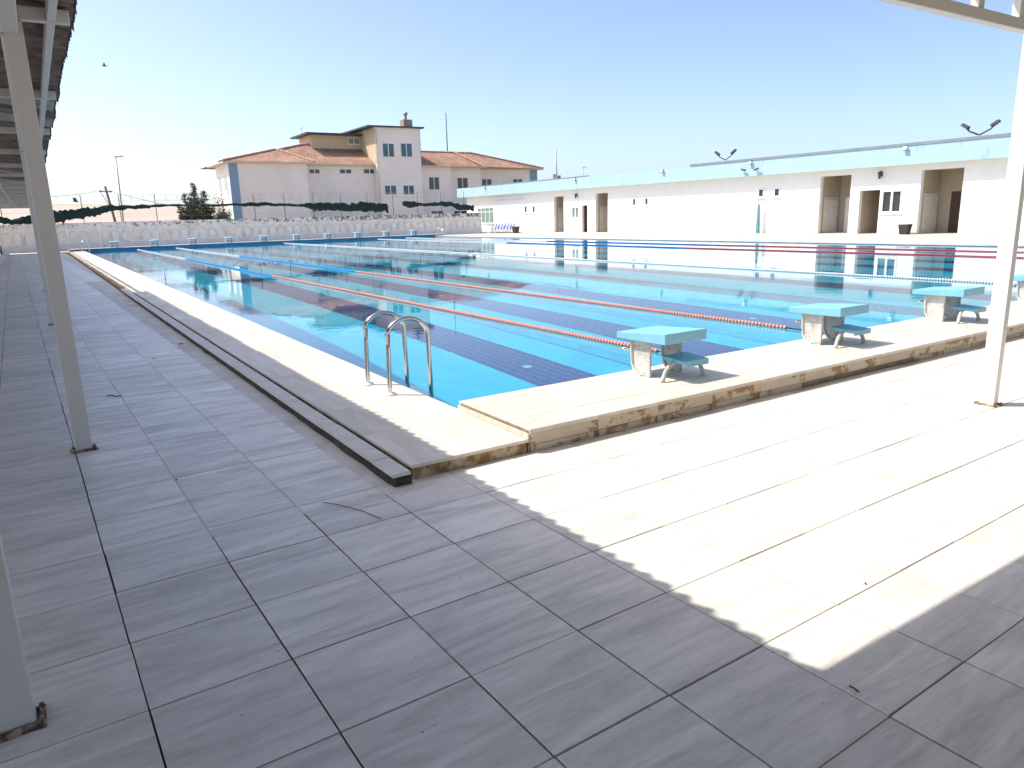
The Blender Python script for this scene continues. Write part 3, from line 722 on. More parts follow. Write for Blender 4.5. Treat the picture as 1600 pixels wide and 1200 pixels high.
def wire_fence():
    t = thing('wire_fence', 'razor wire fence on slim posts standing on the boundary wall', 'fence', (0, WALLY+.06, 1.99))
    Y = WALLY + .06
    xs = [.52 + 2.45*k for k in range(-6, 14)]
    for i, x in enumerate(xs):
        ln = .03*noise.noise(Vector((i*1.7, 0, 0)))
        MB().tube([(x, Y, 1.96), (x+ln, Y+.02, 3.98)], .026, 6).build('post', M['dark_steel'], t)
    for z in (2.35, 2.75, 3.15, 3.5, 3.95):
        b = MB(); path = []
        for i, x in enumerate(xs):
            path.append((x, Y-.03, z + .015*noise.noise(Vector((i*1.3, z, 0)))))
            if i < len(xs)-1: path.append((x+1.22, Y-.03, z-.02))
        b.tube(path, .0045, 4); b.build('wire', M['grey_steel'], t)
    b = MB(); path = []; x = xs[0]; n = 0
    while x < xs[-1]:
        a = n*2*math.pi/10; R = .25 + .03*noise.noise(Vector((x, 0, 3)))
        path.append((x + .16*math.sin(a*.5), Y + .05 + R*.8*math.cos(a), 3.72 + R*math.sin(a))); x += .04; n += 1
    b.tube(path, .0055, 3); b.build('razor_coil', M['grey_steel'], t)
wire_fence()

def net(label, pts, seed):
    """bunched shade net hung along the fence: pts are (pixel x, top y, bottom y) on the fence plane"""
    Y = WALLY - .02
    b = MB(); vs = []; fs = []; K = 14
    P = []
    for (xa, ta, ba), (xb, tb, bb) in zip(pts[:-1], pts[1:]):
        n = max(2, int(abs(xb-xa)/1.6))
        for i in range(n): k = i/n; P.append((xa+(xb-xa)*k, ta+(tb-ta)*k, ba+(bb-ba)*k))
    P.append(pts[-1])
    for i, (x, ta, ba) in enumerate(P):
        p0 = aty(x, ta, Y); p1 = aty(x, ba, Y); c = (p0+p1)/2; h = abs(p0.z-p1.z)/2
        c.z += .06*noise.noise(Vector((c.x*1.1, seed, 0)))
        for k in range(K):
            a = 2*math.pi*k/K; w_ = 1 + .8*noise.noise(Vector((c.x*1.5, math.cos(a)*1.2+seed, math.sin(a)*1.2))) + .5*noise.noise(Vector((c.x*5.0, math.cos(a)*2+seed, math.sin(a)*2)))
            vs.append((c.x + .05*noise.noise(Vector((c.x*3, k, seed))), Y - .02 + .10*math.cos(a)*w_, c.z + h*math.sin(a)*w_))
    for i in range(len(P)-1):
        for k in range(K): k2 = (k+1) % K; fs.append((i*K+k, i*K+k2, (i+1)*K+k2, (i+1)*K+k))
    fs += [tuple(range(K))[::-1], tuple((len(P)-1)*K+k for k in range(K))]
    b.add(vs, fs); c0 = Vector(vs[0])
    o = b.build('shade_net', M['net'], origin=(c0.x, Y, c0.z)); tag(o, label, 'shade net', 'bunched shade nets on the fence')
net('dark green shade net sagging low along the left part of the wall', [(-12,336,347),(6,340,349),(20,344,350),(34,340,350),(50,336,350),(86,331,348),(110,328,343),(126,326,340),(150,324,336),(172,322,330),(200,321,327),(235,320,324.5)], 1.0)
net('thin dark strip of rolled net over the pine tree', [(236,320,324),(262,319.5,322.5),(300,319.5,322),(345,319,322),(400,317,322),(440,317.5,321.5),(465,319,322.5)], 3.3)
net('thick crumpled dark net with a hanging end before the school', [(466,320,323),(480,318,325),(500,317,327),(520,318,328),(545,318,329),(570,317,330),(590,318,330),(602,320,328),(606,321,333)], 5.1)
net('dark crumpled net at the right end of the wall', [(629,314,321),(640,314,323),(650,317,322),(665,318,322),(690,315,321),(705,316,323),(720,320,328),(740,321,329)], 8.2)

# ------------------------------------------------------------------ window and door helpers for facades
def win(parent, axis, plane, u0, u1, z0, z1, npan, glass, fr=.05, proud=.03, transom=None, name='window', pin=.012):
    """axis 'Y': facade faces -Y at y=plane, u is X.  axis 'X': facade faces -X at x=plane, u is Y."""
    def bx(b, a0, a1, d0, d1, q0, q1):
        if axis == 'Y': b.box(a0, a1, plane+d0, plane+d1, q0, q1)
        else: b.box(plane+d0, plane+d1, a0, a1, q0, q1)
    if u0 > u1: u0, u1 = u1, u0
    f = MB()
    bx(f, u0, u1, -proud, .05, z0, z0+fr); bx(f, u0, u1, -proud, .05, z1-fr, z1)
    bx(f, u0, u0+fr, -proud, .05, z0+fr+.001, z1-fr-.001); bx(f, u1-fr, u1, -proud, .05, z0+fr+.001, z1-fr-.001)
    for k in range(1, npan):
        c = u0 + (u1-u0)*k/npan; bx(f, c-fr*.55, c+fr*.55, -proud+.003, .05, z0+fr+.001, z1-fr-.001)
    if transom: bx(f, u0+fr+.001, u1-fr-.001, -proud+.006, .048, transom-fr*.5, transom+fr*.5)
    o = f.build(name, M['pvc'], parent)
    for k in range(npan):
        a, c = u0 + (u1-u0)*k/npan + fr*.7, u0 + (u1-u0)*(k+1)/npan - fr*.7
        p = MB(); bx(p, a, c, pin, pin+.01, z0+fr*.8, z1-fr*.8); p.build('pane', glass, o)
    s = MB(); bx(s, u0-.05, u1+.05, -proud-.05, -proud-.004, z0-.06, z0-.005); s.build('sill', M['pvc'], o)
    return o

# ------------------------------------------------------------------ pool building on the right
def pool_building():
    t = thing('pool_building', 'long low white changing block with pale blue fascia along the right side', 'building', (BX, 30, 0))
    ZB = .14; ZT = 3.62; Y0, Y1 = 4.0, 61.4
    ops = []   # openings: (ymin, ymax, z0, z1, kind)
    def op(x0, y0, x1, y1, kind):
        a = atx(x0, y0, BX); b = atx(x1, y1, BX); ops.append((min(a.y,b.y), max(a.y,b.y), ZB if kind in 'nd' else min(a.z,b.z), max(a.z,b.z), kind))
    op(865.5, 307.5, 881, 366, 'n'); op(909, 321, 918.5, 367, 'd'); op(930.5, 302.5, 949.5, 366, 'n')
    op(1283, 276, 1324, 362, 'n'); op(1344, 298, 1370, 362, 'n'); op(1441, 266, 1496, 364, 'n')
    wn = []
    op(746, 325, 772, 349, 'w'); op(819, 321, 824, 333, 's'); op(831.5, 321, 836.5, 333, 's'); op(893, 323, 905, 341, 'v'); op(988, 309, 994, 322, 's'); op(1007, 308, 1013.5, 321, 's')
    op(1184.5, 294, 1194, 309, 's'); op(1209, 293, 1219, 308, 's'); op(1378, 297, 1408, 333, 'v')
    ops.sort()
    W = .25; y = Y0
    def wbox(a, b, z0, z1): MB().box(BX, BX+W, a, b, z0, z1).build('wall', M['plaster'], t)
    for (a, b, z0, z1, k) in ops:
        if a > y: wbox(y, a, 0, ZT)
        if z0 > ZB+.05: wbox(a, b, 0, z0)
        wbox(a, b, z1, ZT); y = b
    wbox(y, Y1, 0, ZT)
    MB().box(BX, BX+9, Y1+.001, Y1+.25, 0, ZT).build('end_wall', M['plaster'], t)
    MB().box(BX-.40, BX+9.3, Y0, Y1+1.3, ZT+.002, ZT+.10).build('roof_slab', M['plaster'], t)
    MB().box(BX-.52, BX-.402, Y0, Y1+1.3, ZT-.06, 4.46).build('fascia', M['fascia'], t)
    MB().box(BX-.55, BX-.2, Y0, 30.5, 4.462, 4.60).build('roof_flashing', M['metal_grey'], t)
    MB().box(BX-.54, BX-.2, 41.5, 60.0, 4.462, 4.53).build('roof_flashing', M['metal_grey'], t)
    st = MB().box(BX-.88, BX+.24, Y0, Y1, -.02, ZB-.003); st.build('step', M['coping_tile'], t)
    for (a, b, z0, z1, k) in ops:
        if k == 'n':
            D = 1.9; n = MB()
            n.box(BX+W, BX+D, b+.002, b+.12, ZB, z1+.2).box(BX+W, BX+D, a-.12, a-.002, ZB, z1+.2).box(BX+D, BX+D+.1, a-.12, b+.12, ZB, z1+.2)
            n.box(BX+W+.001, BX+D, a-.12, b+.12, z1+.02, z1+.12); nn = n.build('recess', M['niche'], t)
            MB().box(BX+.25, BX+D, a, b, ZB-.1, ZB).build('recess_floor', M['ledge_tile'], t)
            wide = (b-a) > 1.3
            if wide or b > 38:
                MB().box(BX+.45, BX+1.75, b-.022, b+.001, ZB+.01, 2.15).build('marble_panel', M['niche_tile'], t)
                for kx in (.6, .95, 1.35):
                    s = MB(); s.tube([(BX+kx, b-.02, 2.02), (BX+kx, b-.10, 2.06), (BX+kx, b-.15, 2.0)], .012, 8); s.tube([(BX+kx, b-.15, 2.0), (BX+kx, b-.165, 1.96)], [.015,.05], 10)
                    s.build('shower_head', M['steel'], t)
            if a < 15:      # dark inner door at the right end of the widest opening
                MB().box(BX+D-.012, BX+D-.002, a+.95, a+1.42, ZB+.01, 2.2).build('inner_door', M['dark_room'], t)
            elif a < 20 and wide:
                MB().box(BX+D-.035, BX+D-.002, a+1.0, a+1.45, ZB+.02, 2.1).build('inner_door', M['pvc'], t)
        elif k == 'd':
            n = MB(); D = 2.6
            n.box(BX+W, BX+D, b+.002, b+.12, ZB, z1+.2).box(BX+W, BX+D, a-.12, a-.002, ZB, z1+.2).box(BX+D, BX+D+.1, a-.12, b+.12, ZB, z1+.2).box(BX+W+.001, BX+D, a-.12, b+.12, z1+.02, z1+.12); n.build('recess', M['brown_door'], t)
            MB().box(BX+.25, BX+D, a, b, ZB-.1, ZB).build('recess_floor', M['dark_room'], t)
            f = MB().box(BX-.012, BX+.2, b-.05, b-.001, ZB, z1).box(BX-.012, BX+.2, a+.001, a+.05, ZB, z1); f.build('door_frame', M['pvc'], t)
        elif k == 'w': win(t, 'X', BX, a, b, z0, z1, 4, M['glass_green'], .07, .03, z0 + (z1-z0)*.72)
        elif k == 'v': win(t, 'X', BX+.06, a+.01, b-.01, z0+.01, z1-.01, 2, M['glass'] if a < 20 else M['glass_green'], .09, .08)
        else: win(t, 'X', BX+.01, a+.005, b-.005, z0+.005, z1-.005, 1, M['glass'], .09, .03)
    return t
pool_building()

def floodlight(label, px, py, X, dx=0):
    p = atx(px, py, BX-.53); p.x = BX-.535
    t = thing('floodlight', label, 'floodlight', p, 'floodlights on the blue fascia'); t.scale = (.78, .78, .78)
    MB().box(-.03, 0, -.05, .05, .02, .1).build('bracket', M['dark_steel'], t, origin=(0,0,0))
    MB().bar((-.015,0,.05), (-.16,0,-.02), .03, .03).build('arm', M['grey_steel'], t, origin=(0,0,0))
    b = MB().hexa([(-.13,-.15,-.20),(-.20,-.15,-.16),(-.20,.15,-.16),(-.13,.15,-.20)], [(-.05,-.15,.0),(-.13,-.15,.05),(-.13,.15,.05),(-.05,.15,.0)])
    h = b.build('housing', M['grey_steel'], t, origin=(0,0,0), bevel=.006, seg=1)
    MB().hexa([(-.203,-.125,-.145),(-.209,-.125,-.14),(-.209,.125,-.14),(-.203,.125,-.145)], [(-.142,-.125,.02),(-.148,-.125,.025),(-.148,.125,.025),(-.142,.125,.02)]).build('lens', M['lamp_lens'], h, origin=(0,0,0))
for lab, x, y in (('small floodlight at the left end of the blue fascia', 758, 292), ('floodlight on the fascia left of the double-door recesses', 899, 279), ('floodlight on the fascia near its middle', 1036, 266), ('floodlight on the fascia beside the two cameras', 1174, 253), ('floodlight on the fascia nearest the right post', 1416, 230)):
    floodlight(lab, x, y, BX)
def cctv(label, px, py, s):
    p = atx(px, py, BX-.53); p.x = BX-.53
    t = thing('security_camera', label, 'camera', p, 'security cameras on the fascia')
    MB().tube([(0,0,-.15),(-.05,0,-.15),(-.14,0,-.05)], .02, 8).build('arm', M['grey_steel'], t, origin=(0,0,0))
    MB().tube([(-.16,.16*s,.02),(-.14,-.16*s,-.05)], .05, 10).build('body', M['dark_steel'], t, origin=(0,0,0))
cctv('left security camera of the pair on the blue fascia', 1164, 265, 1)
cctv('right security camera of the pair on the blue fascia', 1184, 264, -1)
def lantern(label, px, py):
    p = atx(px, py, BX); p.x = BX
    t = thing('wall_lantern', label, 'lantern', p, 'black wall lanterns')
    MB().box(-.03, -.002, -.05, .05, -.1, .16).build('back_plate', M['black_plastic'], t, origin=(0,0,0))
    MB().tube([(-.02,0,.08),(-.1,0,.2),(-.18,0,.16)], .015, 8).build('arm', M['black_plastic'], t, origin=(0,0,0))
    MB().tube([(-.18,0,.16),(-.18,0,.12),(-.18,0,.11)], [.02,.11,.12], 6).build('cap', M['black_plastic'], t, origin=(0,0,0))
    MB().tube([(-.18,0,.105),(-.18,0,-.14)], [.095,.06], 6).build('glass', M['glass'], t, origin=(0,0,0))
    MB().tube([(-.18,0,-.142),(-.18,0,-.17),(-.18,0,-.22)], [.07,.06,.015], 6).build('finial', M['black_plastic'], t, origin=(0,0,0))
lantern('black wall lantern above the brown doorway', 902, 306); lantern('black wall lantern above the dark two-pane window', 1377.5, 273)
def tube_lamp():
    a = atx(773, 314, BX-.05); b = atx(817, 306.5, BX-.05)
    t = thing('tube_lamp', 'long fluorescent lamp batten on the wall under the left fascia', 'lamp', (BX, (a.y+b.y)/2, (a.z+b.z)/2))
    z = (a.z+b.z)/2; MB().box(BX-.07, BX-.002, b.y, a.y, z-.02, z+.16).build('housing', M['pvc'], t); MB().tube([(BX-.09, b.y+.1, z-.07),(BX-.09, a.y-.1, z-.07)], .03, 8).build('tube', M['lamp_lens'], t)
tube_lamp()
def shower_column():
    p = atx(1177, 366, BX-.6); t = thing('shower_column', 'slim teal and white outdoor shower column against the white wall', 'shower', (BX-.25, p.y, .137))
    L0 = dict(origin=(0,0,0))
    MB().box(-.03,.0, -.20,.02, 0, 1.72).build('back_board', M['plaster'], t, **L0)
    MB().hexa([(-.12,-.19,0),(-.031,-.19,0),(-.031,.04,0),(-.12,.04,0)], [(-.09,-.10,1.75),(-.031,-.10,1.75),(-.031,-.02,1.75),(-.09,-.02,1.75)]).build('column', M['teal_pipe'], t, **L0)
    MB().tube([(-.06,-.06,1.74),(-.06,-.06,2.1),(-.09,-.06,2.24),(-.2,-.06,2.28),(-.28,-.06,2.2)], .018, 8).build('pipe', M['steel'], t, **L0)
    MB().tube([(-.28,-.06,2.2),(-.29,-.06,2.15)], [.02,.07], 12).build('shower_head', M['steel'], t, **L0)
shower_column()
def bin_(label, px, py, X, s):
    p = atx(px, py, X); t = thing('waste_bin', label, 'bin', (X, p.y, .06 if X < BX-.9 else .137), 'black waste bins')
    MB().hexa([(-.16*s,-.2*s,0),(.16*s,-.2*s,0),(.16*s,.2*s,0),(-.16*s,.2*s,0)], [(-.22*s,-.27*s,.5*s),(.22*s,-.27*s,.5*s),(.22*s,.27*s,.5*s),(-.22*s,.27*s,.5*s)]).build('bucket', M['black_plastic'], t, origin=(0,0,0), bevel=.01, seg=1)
    MB().hexa([(-.24*s,-.29*s,.502*s),(.24*s,-.29*s,.502*s),(.24*s,.29*s,.502*s),(-.24*s,.29*s,.502*s)], [(-.22*s,-.27*s,.54*s),(.22*s,-.27*s,.54*s),(.22*s,.27*s,.54*s),(-.22*s,.27*s,.54*s)]).build('rim', M['black_plastic'], t, origin=(0,0,0))
bin_('squat black bin below the dark two-pane window', 1413, 367, BX-.45, .95)
bin_('dark bin at the end of the blue chair row', 806, 368, BX-1.1, 1.1)

# ------------------------------------------------------------------ blue chairs and table by the building
def make_chair():
    t = thing('plastic_chair', '', 'chair')
    L0 = dict(origin=(0,0,0))
    MB().hexa([(-.22,-.23,.43),(.22,-.23,.43),(.22,.23,.43),(-.22,.23,.43)], [(-.22,-.23,.46),(.22,-.23,.46),(.22,.23,.46),(-.22,.23,.46)]).build('seat', M['chair_blue'], t, bevel=.012, **L0)
    b = MB(); prof = []
    for k in range(9):
        a = k/8; y = -.215 + .43*a; h = .84 + .06*math.sin(math.pi*a); d = .05*math.sin(math.pi*a); prof.append((y*.9, h, d))
    for (y0,h0,d0),(y1,h1,d1) in zip(prof[:-1], prof[1:]):
        b.hexa([(.19+d0,y0,.45),(.19+d1,y1,.45),(.165+d1,y1,.45),(.165+d0,y0,.45)], [(.29+d0,y0,h0),(.29+d1,y1,h1),(.265+d1,y1,h1),(.265+d0,y0,h0)])
    b.build('backrest', M['chair_blue'], t, **L0)
    for sx in (-1,1):
        for sy in (-1,1): MB().tube([(sx*.19, sy*.19, .44), (sx*.22, sy*.23, 0)], .017, 6).build('leg', M['grey_steel'], t, **L0)
    for sy in (-1,1): MB().tube([(.2,sy*.235,.66),(-.12,sy*.24,.66),(-.2,sy*.24,.45)], .018, 6).build('armrest', M['chair_blue'], t, **L0)
    return t
ch = make_chair()
for i in range(7):
    o = ch if i == 0 else copy_tree(ch)
    a = atx(772 + i*4.6, 367.5, BX-1.1)
    o.location = (BX-1.1, a.y, .06); o.rotation_euler.z = math.radians(-38 + random.uniform(-6,6))
    o['label'] = f'blue plastic chair, {ords[i]} from the left in the row by the white building'; o['group'] = 'blue chairs in a row by the building'
def side_table():
    a = atx(766, 368, BX-1.1); t = thing('side_table', 'small white table at the left end of the blue chair row', 'table', (BX-1.1, a.y+.35, .06))
    MB().box(-.35,.35,-.35,.35,.66,.70).build('table_top', M['pvc'], t, origin=(0,0,0), bevel=.01)
    for sx in (-1,1):
        for sy in (-1,1): MB().tube([(sx*.28,sy*.28,.66),(sx*.31,sy*.31,0)], .02, 6).build('leg', M['pvc'], t, origin=(0,0,0))
side_table()

# ------------------------------------------------------------------ school behind the wall
def school():
    t = thing('school_building', 'cream two-storey building with terracotta hip roof, stair tower and chimney behind the wall', 'building', (40, 86, 0))
    ZE = 8.45
    YB = 96
    def wall(x0, x1, y0, z1, m=M['school'], z0=-.05, y1=YB): return MB().box(x0, x1, y0, y1, z0, z1).build('wall', m, t)
    S1 = (16.9, 25.9, 84.0); S2 = (25.9, 35.4, 86.2); TW = (35.3, 41.55, 85.0); S3 = (41.55, 46.7, 86.4); S4 = (46.7, 52.0, 87.4); S5 = (52.0, 63.3, 89.6)
    wall(S1[0], S1[1]-.002, S1[2], ZE, y1=91.0)
    for s in (S2, S3, S4, S5): wall(s[0], s[1]-.002, s[2], ZE)
    MB().box(TW[0], TW[1], TW[2], 93, -.05, 13.0).build('tower', M['school'], t)
    MB().box(TW[0]-.012, TW[0]-.002, TW[2]+.05, 93, 8.5, 12.9).build('tower_flank', M['school_warm'], t)
    MB().box(TW[1]+.002, TW[1]+.05, TW[2]-.01, TW[2]+.7, 8.6, 12.95).build('blue_strip', M['school_blue'], t)
    # blue corner pilasters
    MB().box(S1[0]-.03, S1[0]+.95, S1[2]-.06, S1[2]-.002, -.05, ZE-.02).build('pilaster', M['school_blue'], t)
    MB().box(S5[1]-1.3, S5[1]+.03, S5[2]-.06, S5[2]-.002, -.05, ZE-.02).build('pilaster', M['school_blue'], t)
    # penthouse
    PX0, PX1, PY = 28.7, TW[0]-.02, 90.0
    MB().box(PX0, PX1, PY, 95, 8.6, 12.35).build('penthouse', M['school_warm'], t)
    MB().box(PX0-.9, PX1-.02, PY-1.0, 96, 12.36, 12.55).build('penthouse_roof', M['roof_edge'], t)
    MB().hexa([(TW[0]-1.1,TW[2]-.35,12.95),(TW[1]+.55,TW[2]-.35,13.02),(TW[1]+.55,94,13.02),(TW[0]-1.1,94,12.95)], [(TW[0]-1.1,TW[2]-.35,13.15),(TW[1]+.55,TW[2]-.35,13.2),(TW[1]+.55,94,13.2),(TW[0]-1.1,94,13.15)]).build('tower_roof', M['roof_edge'], t)
    ch_ = MB().box(40.3, 41.55, 87.0, 88.2, 13.1, 14.35).build('chimney', M['chimney'], t)
    MB().tube([(40.9,87.6,14.35),(40.9,87.6,14.9),(40.9,87.6,14.95),(40.9,87.6,15.3)], [.16,.16,.3,.28], 10).build('cowl', M['grey_steel'], ch_)
    # roof with hips
    ov = .75
    def roof(A, B, C_, D, R1, R2, capl):
        """hip roof: base corners A B C D (front-left, front-right, back-right, back-left), ridge R1-R2"""
        b = MB(); b.add([A, B, C_, D, R1, R2], [(0,1,5,4),(1,2,5),(2,3,4,5),(3,0,4)])
        o = b.build('roof', M['roof_tile'], t)
        c = MB()                      # hip and ridge caps, one by one
        for p, q in capl:
            p, q = Vector(p), Vector(q); n = int((q-p).length/.42)
            for k in range(n):
                a, e = p.lerp(q, k/n), p.lerp(q, (k+.9)/n); c.tube([a+Vector((0,0,.03)), e+Vector((0,0,.09))], [.12,.15], 6)
        c.build('ridge_caps', M['cap_tile'], o, kind='stuff')
        return o
    z = ZE + .02
    a, b, c, d = (16.15,85.4,z), (36,85.45,z), (36,97.2,z), (16.15,97.2,z); r1, r2 = (28.0,91.0,11.2), (36,91.0,11.2)
    roof(a, b, c, d, r1, r2, [(a, r1), (r1, r2)])
    a, b, c, d = (16.15,83.25,z+.01), (26.6,83.25,z+.01), (26.6,92.5,z+.01), (16.15,91.7,z+.01); r1, r2 = (23.4,88.0,10.2), (23.8,88.0,10.2)
    roof(a, b, c, d, r1, r2, [(a, r1), (b, r2)])
    a, b, c, d = (41.6,85.65,z), (64.05,88.85,z), (64.05,97.2,z), (41.6,97.2,z); r1, r2 = (41.6,91.5,10.75), (53.2,91.8,10.7)
    roof(a, b, c, d, r1, r2, [(r2, b), (r1, r2), ((52.2,86.65,z), (50.2,91.5,10.7))])
    # eaves
    for (a, b, y) in ((S1[0]-ov, S1[1]+.5, S1[2]-ov), (S2[0]+.5, TW[0]-.01, S2[2]-ov), (S3[0]+.06, S4[1]+.3, S3[2]-ov), (S4[1]+.3, S5[1]+ov, S5[2]-ov)):
        MB().box(a, b, y-.06, y+1.4, ZE-.16, ZE+.012).build('eave', M['eave'], t)
    MB().box(S1[0]-ov-.05, S1[0]-.002, S1[2]-ov+1.42, 91.7, ZE-.16, ZE+.012).build('eave', M['eave'], t)
    def W(x0, y0, x1, y1, Y, n, g=M['glass_teal'], fr=.09):
        a = aty(x0, y0, Y); b = aty(x1, y1, Y); win(t, 'Y', Y, a.x, b.x, min(a.z,b.z), max(a.z,b.z), n, g, fr, .03, pin=-.013)
    y = S2[2]
    W(480+2, 263.5, 500.5, 272, y, 2, M['glass']); W(529.5, 263.5, 550, 272, y, 2, M['glass']); W(567, 263.5, 588, 272, y, 2, M['glass'])
    W(486, 318, 505, 331, y, 2, M['glass']); W(538, 319, 558, 331, y, 2); W(573, 319, 592, 331, y, 2)
    y = TW[2]
    W(596.5, 223, 617, 246, y, 2); W(625, 223, 645, 246, y, 2); W(600, 289, 620.5, 304.5, y, 2); W(629, 289, 648, 304.5, y, 2)
    W(669, 276, 687.5, 297, S3[2], 2, M['glass']); W(673, 329, 693, 338, S3[2], 2, M['glass'])
    W(713.5, 277, 732, 297, S4[2], 2, M['glass']); W(709, 329, 730, 338, S4[2], 2, M['dark_room'])
    W(752, 279, 769, 293, S5[2], 2, M['glass']); W(801, 279, 817, 290, S5[2], 2, M['glass'])
    W(543, 215, 563, 226, PY, 2, M['glass_green'])
    # tall windows on the bright left flank
    for k in range(2):
        yc = 85.2 + k*3.1
        for z0 in (1.4, 5.2): win(t, 'X', S1[0], yc, yc+1.7, z0, z0+2.0, 2, M['glass_green'], .1, .03, pin=-.013)
    # downpipe and antenna bits
    MB().tube([(35.42, 84.9, 0), (35.42, 84.9, 12.7)], .05, 6).build('downpipe', M['eave'], t)
    a = Vector((27.9, 91, 12.55)); MB().tube([a, a+Vector((0,0,.7))], .03, 5).tube([a+Vector((-.4,0,.55)), a+Vector((.3,0,.75))], .025, 5).build('antenna', M['grey_steel'], t)
school()

# ------------------------------------------------------------------ poles and lamps beyond the wall
def pole(name, label, cat, px0, py0, px1, py1, Y, r0, r1, m, extras=None):
    top = aty(px0, py0, Y); bot = aty(px1, py1, Y)
    d = (top-bot); k = (bot.z+.05)/d.z; base = bot - d*k
    t = thing(name, label, cat, (base.x, base.y, -.06))
    MB().tube([base, base.lerp(top, .5), top], [r0, (r0+r1)/2, r1], 8).build('pole', m, t)
    if extras: extras(t, top)
    return t
def lamp_head(t, p): MB().bar(p + Vector((-.1,0,.05)), p + Vector((.7,-.2,.12)), .1, .2).build('lamp_head', M['grey_steel'], t)
pole('street_lamp', 'tall thin street lamp leaning beyond the left part of the wall', 'street lamp', 181, 246, 193, 346, 82, .09, .05, M['grey_steel'], lamp_head)
def xarm(t, p):
    q = p - Vector((0,0,.5))
    MB().bar(q + Vector((-.55,0,.02)), q + Vector((.55,0,-.02)), .1, .1).build('crossarm', M['wood_pole'], t)
    for dx in (-.45, 0, .45): MB().tube([q + Vector((dx,0,.05)), q + Vector((dx,0,.22))], [.05,.035], 6).build('insulator', M['plastic_white'], t)
    MB().bar(q + Vector((-.45,0,-.05)), q + Vector((.1,0,-1.2)), .05, .05).build('brace', M['wood_pole'], t)
up = pole('utility_pole', 'dark leaning wooden utility pole with crossarm beyond the wall', 'utility pole', 164, 291, 180, 346, 76, .13, .09, M['wood_pole'], xarm)
q = aty(164.5, 296, 76)
def cable(label, a, b, sag):
    P = []
    for i in range(25):
        k = i/24; p = Vector(a).lerp(Vector(b), k); p.z -= sag*4*k*(1-k); P.append(p)
    o = MB().tube(P, .016, 4).build('overhead_cable', M['dark_steel'], origin=a); tag(o, label, 'cable')
cable('overhead cable running left from the leaning utility pole', q, aty(60, 308, 76), .15)
cable('overhead cable running right from the leaning utility pole', q, aty(345, 330, 84), .4)
def mast_top(t, p): MB().tube([p, p + Vector((0,0,.5))], .02, 5).build('tip', M['grey_steel'], t)
pole('flag_mast', 'thin grey mast rising behind the school roof', 'mast', 696.5, 177, 699, 236, 100, .13, .09, M['mast_steel'], mast_top)
def tele(t, p):
    for dz, dx in ((-4.4, -.5), (-4.9, .4), (-4.6, .55)): MB().box(p.x+dx-.2, p.x+dx+.2, p.y-.3, p.y+.1, p.z+dz-.35, p.z+dz+.35).build('equipment_box', M['grey_steel'], t)
pole('telecom_pole', 'grey telecom pole with boxes behind the blue fascia', 'pole', 868.5, 234, 870, 280, 100, .16, .1, M['grey_steel'], tele)
pole('street_lamp', 'small distant street lamp above the blue fascia', 'street lamp', 911.5, 262, 911.5, 276, 110, .1, .06, M['grey_steel'], lamp_head)
def double_lamp(label, px, py, X, s):
    p = atx(px, py, X); t = thing('double_street_lamp', label, 'street lamp', (X, p.y, -.06), 'twin-arm street lamps behind the building')
    MB().tube([(X,p.y,-.06),(X,p.y,p.z)], [.1,.06], 8).build('pole', M['grey_steel'], t)
    for sy in (-1, 1):
        a = Vector((X, p.y, p.z)); b = a + Vector((0, sy*.75*s, .35*s)); c = a + Vector((0, sy*1.25*s, .85*s))
        MB().tube([a, b, a.lerp(c,.95)], .05, 6).build('arm', M['dark_steel'], t)
        MB().hexa([b+Vector((-.16,sy*.1,.12)), b+Vector((.16,sy*.1,.12)), c+Vector((.16,sy*.12,0)), c+Vector((-.16,sy*.12,0))], [b+Vector((-.16,sy*.02,.28)), b+Vector((.16,sy*.02,.28)), c+Vector((.13,0,.12)), c+Vector((-.13,0,.12))]).build('lamp_head', M['dark_steel'], t)
double_lamp('twin-arm street lamp above the fascia near its middle', 1133, 250, 58, 1.0); double_lamp('twin-arm street lamp above the fascia by the right post', 1530, 211, 50, .85)
def fence_lamp(label, px, py):
    p = aty(px, py, WALLY-.05); t = thing('fence_floodlight', label, 'floodlight', p)
    MB().tube([(0,.06,-.1),(0,0,-.1),(-.1,-.05,0)], .02, 6).build('bracket', M['dark_steel'], t, origin=(0,0,0))
    MB().hexa([(-.3,-.25,-.1),(-.05,-.25,-.16),(-.05,-.08,-.16),(-.3,-.08,-.1)], [(-.33,-.2,.2),(-.1,-.2,.14),(-.1,-.1,.14),(-.33,-.1,.2)]).build('housing', M['dark_steel'], t, origin=(0,0,0))
fence_lamp('small black floodlight fixed to the fence post right of the left canopy post', 122, 313)

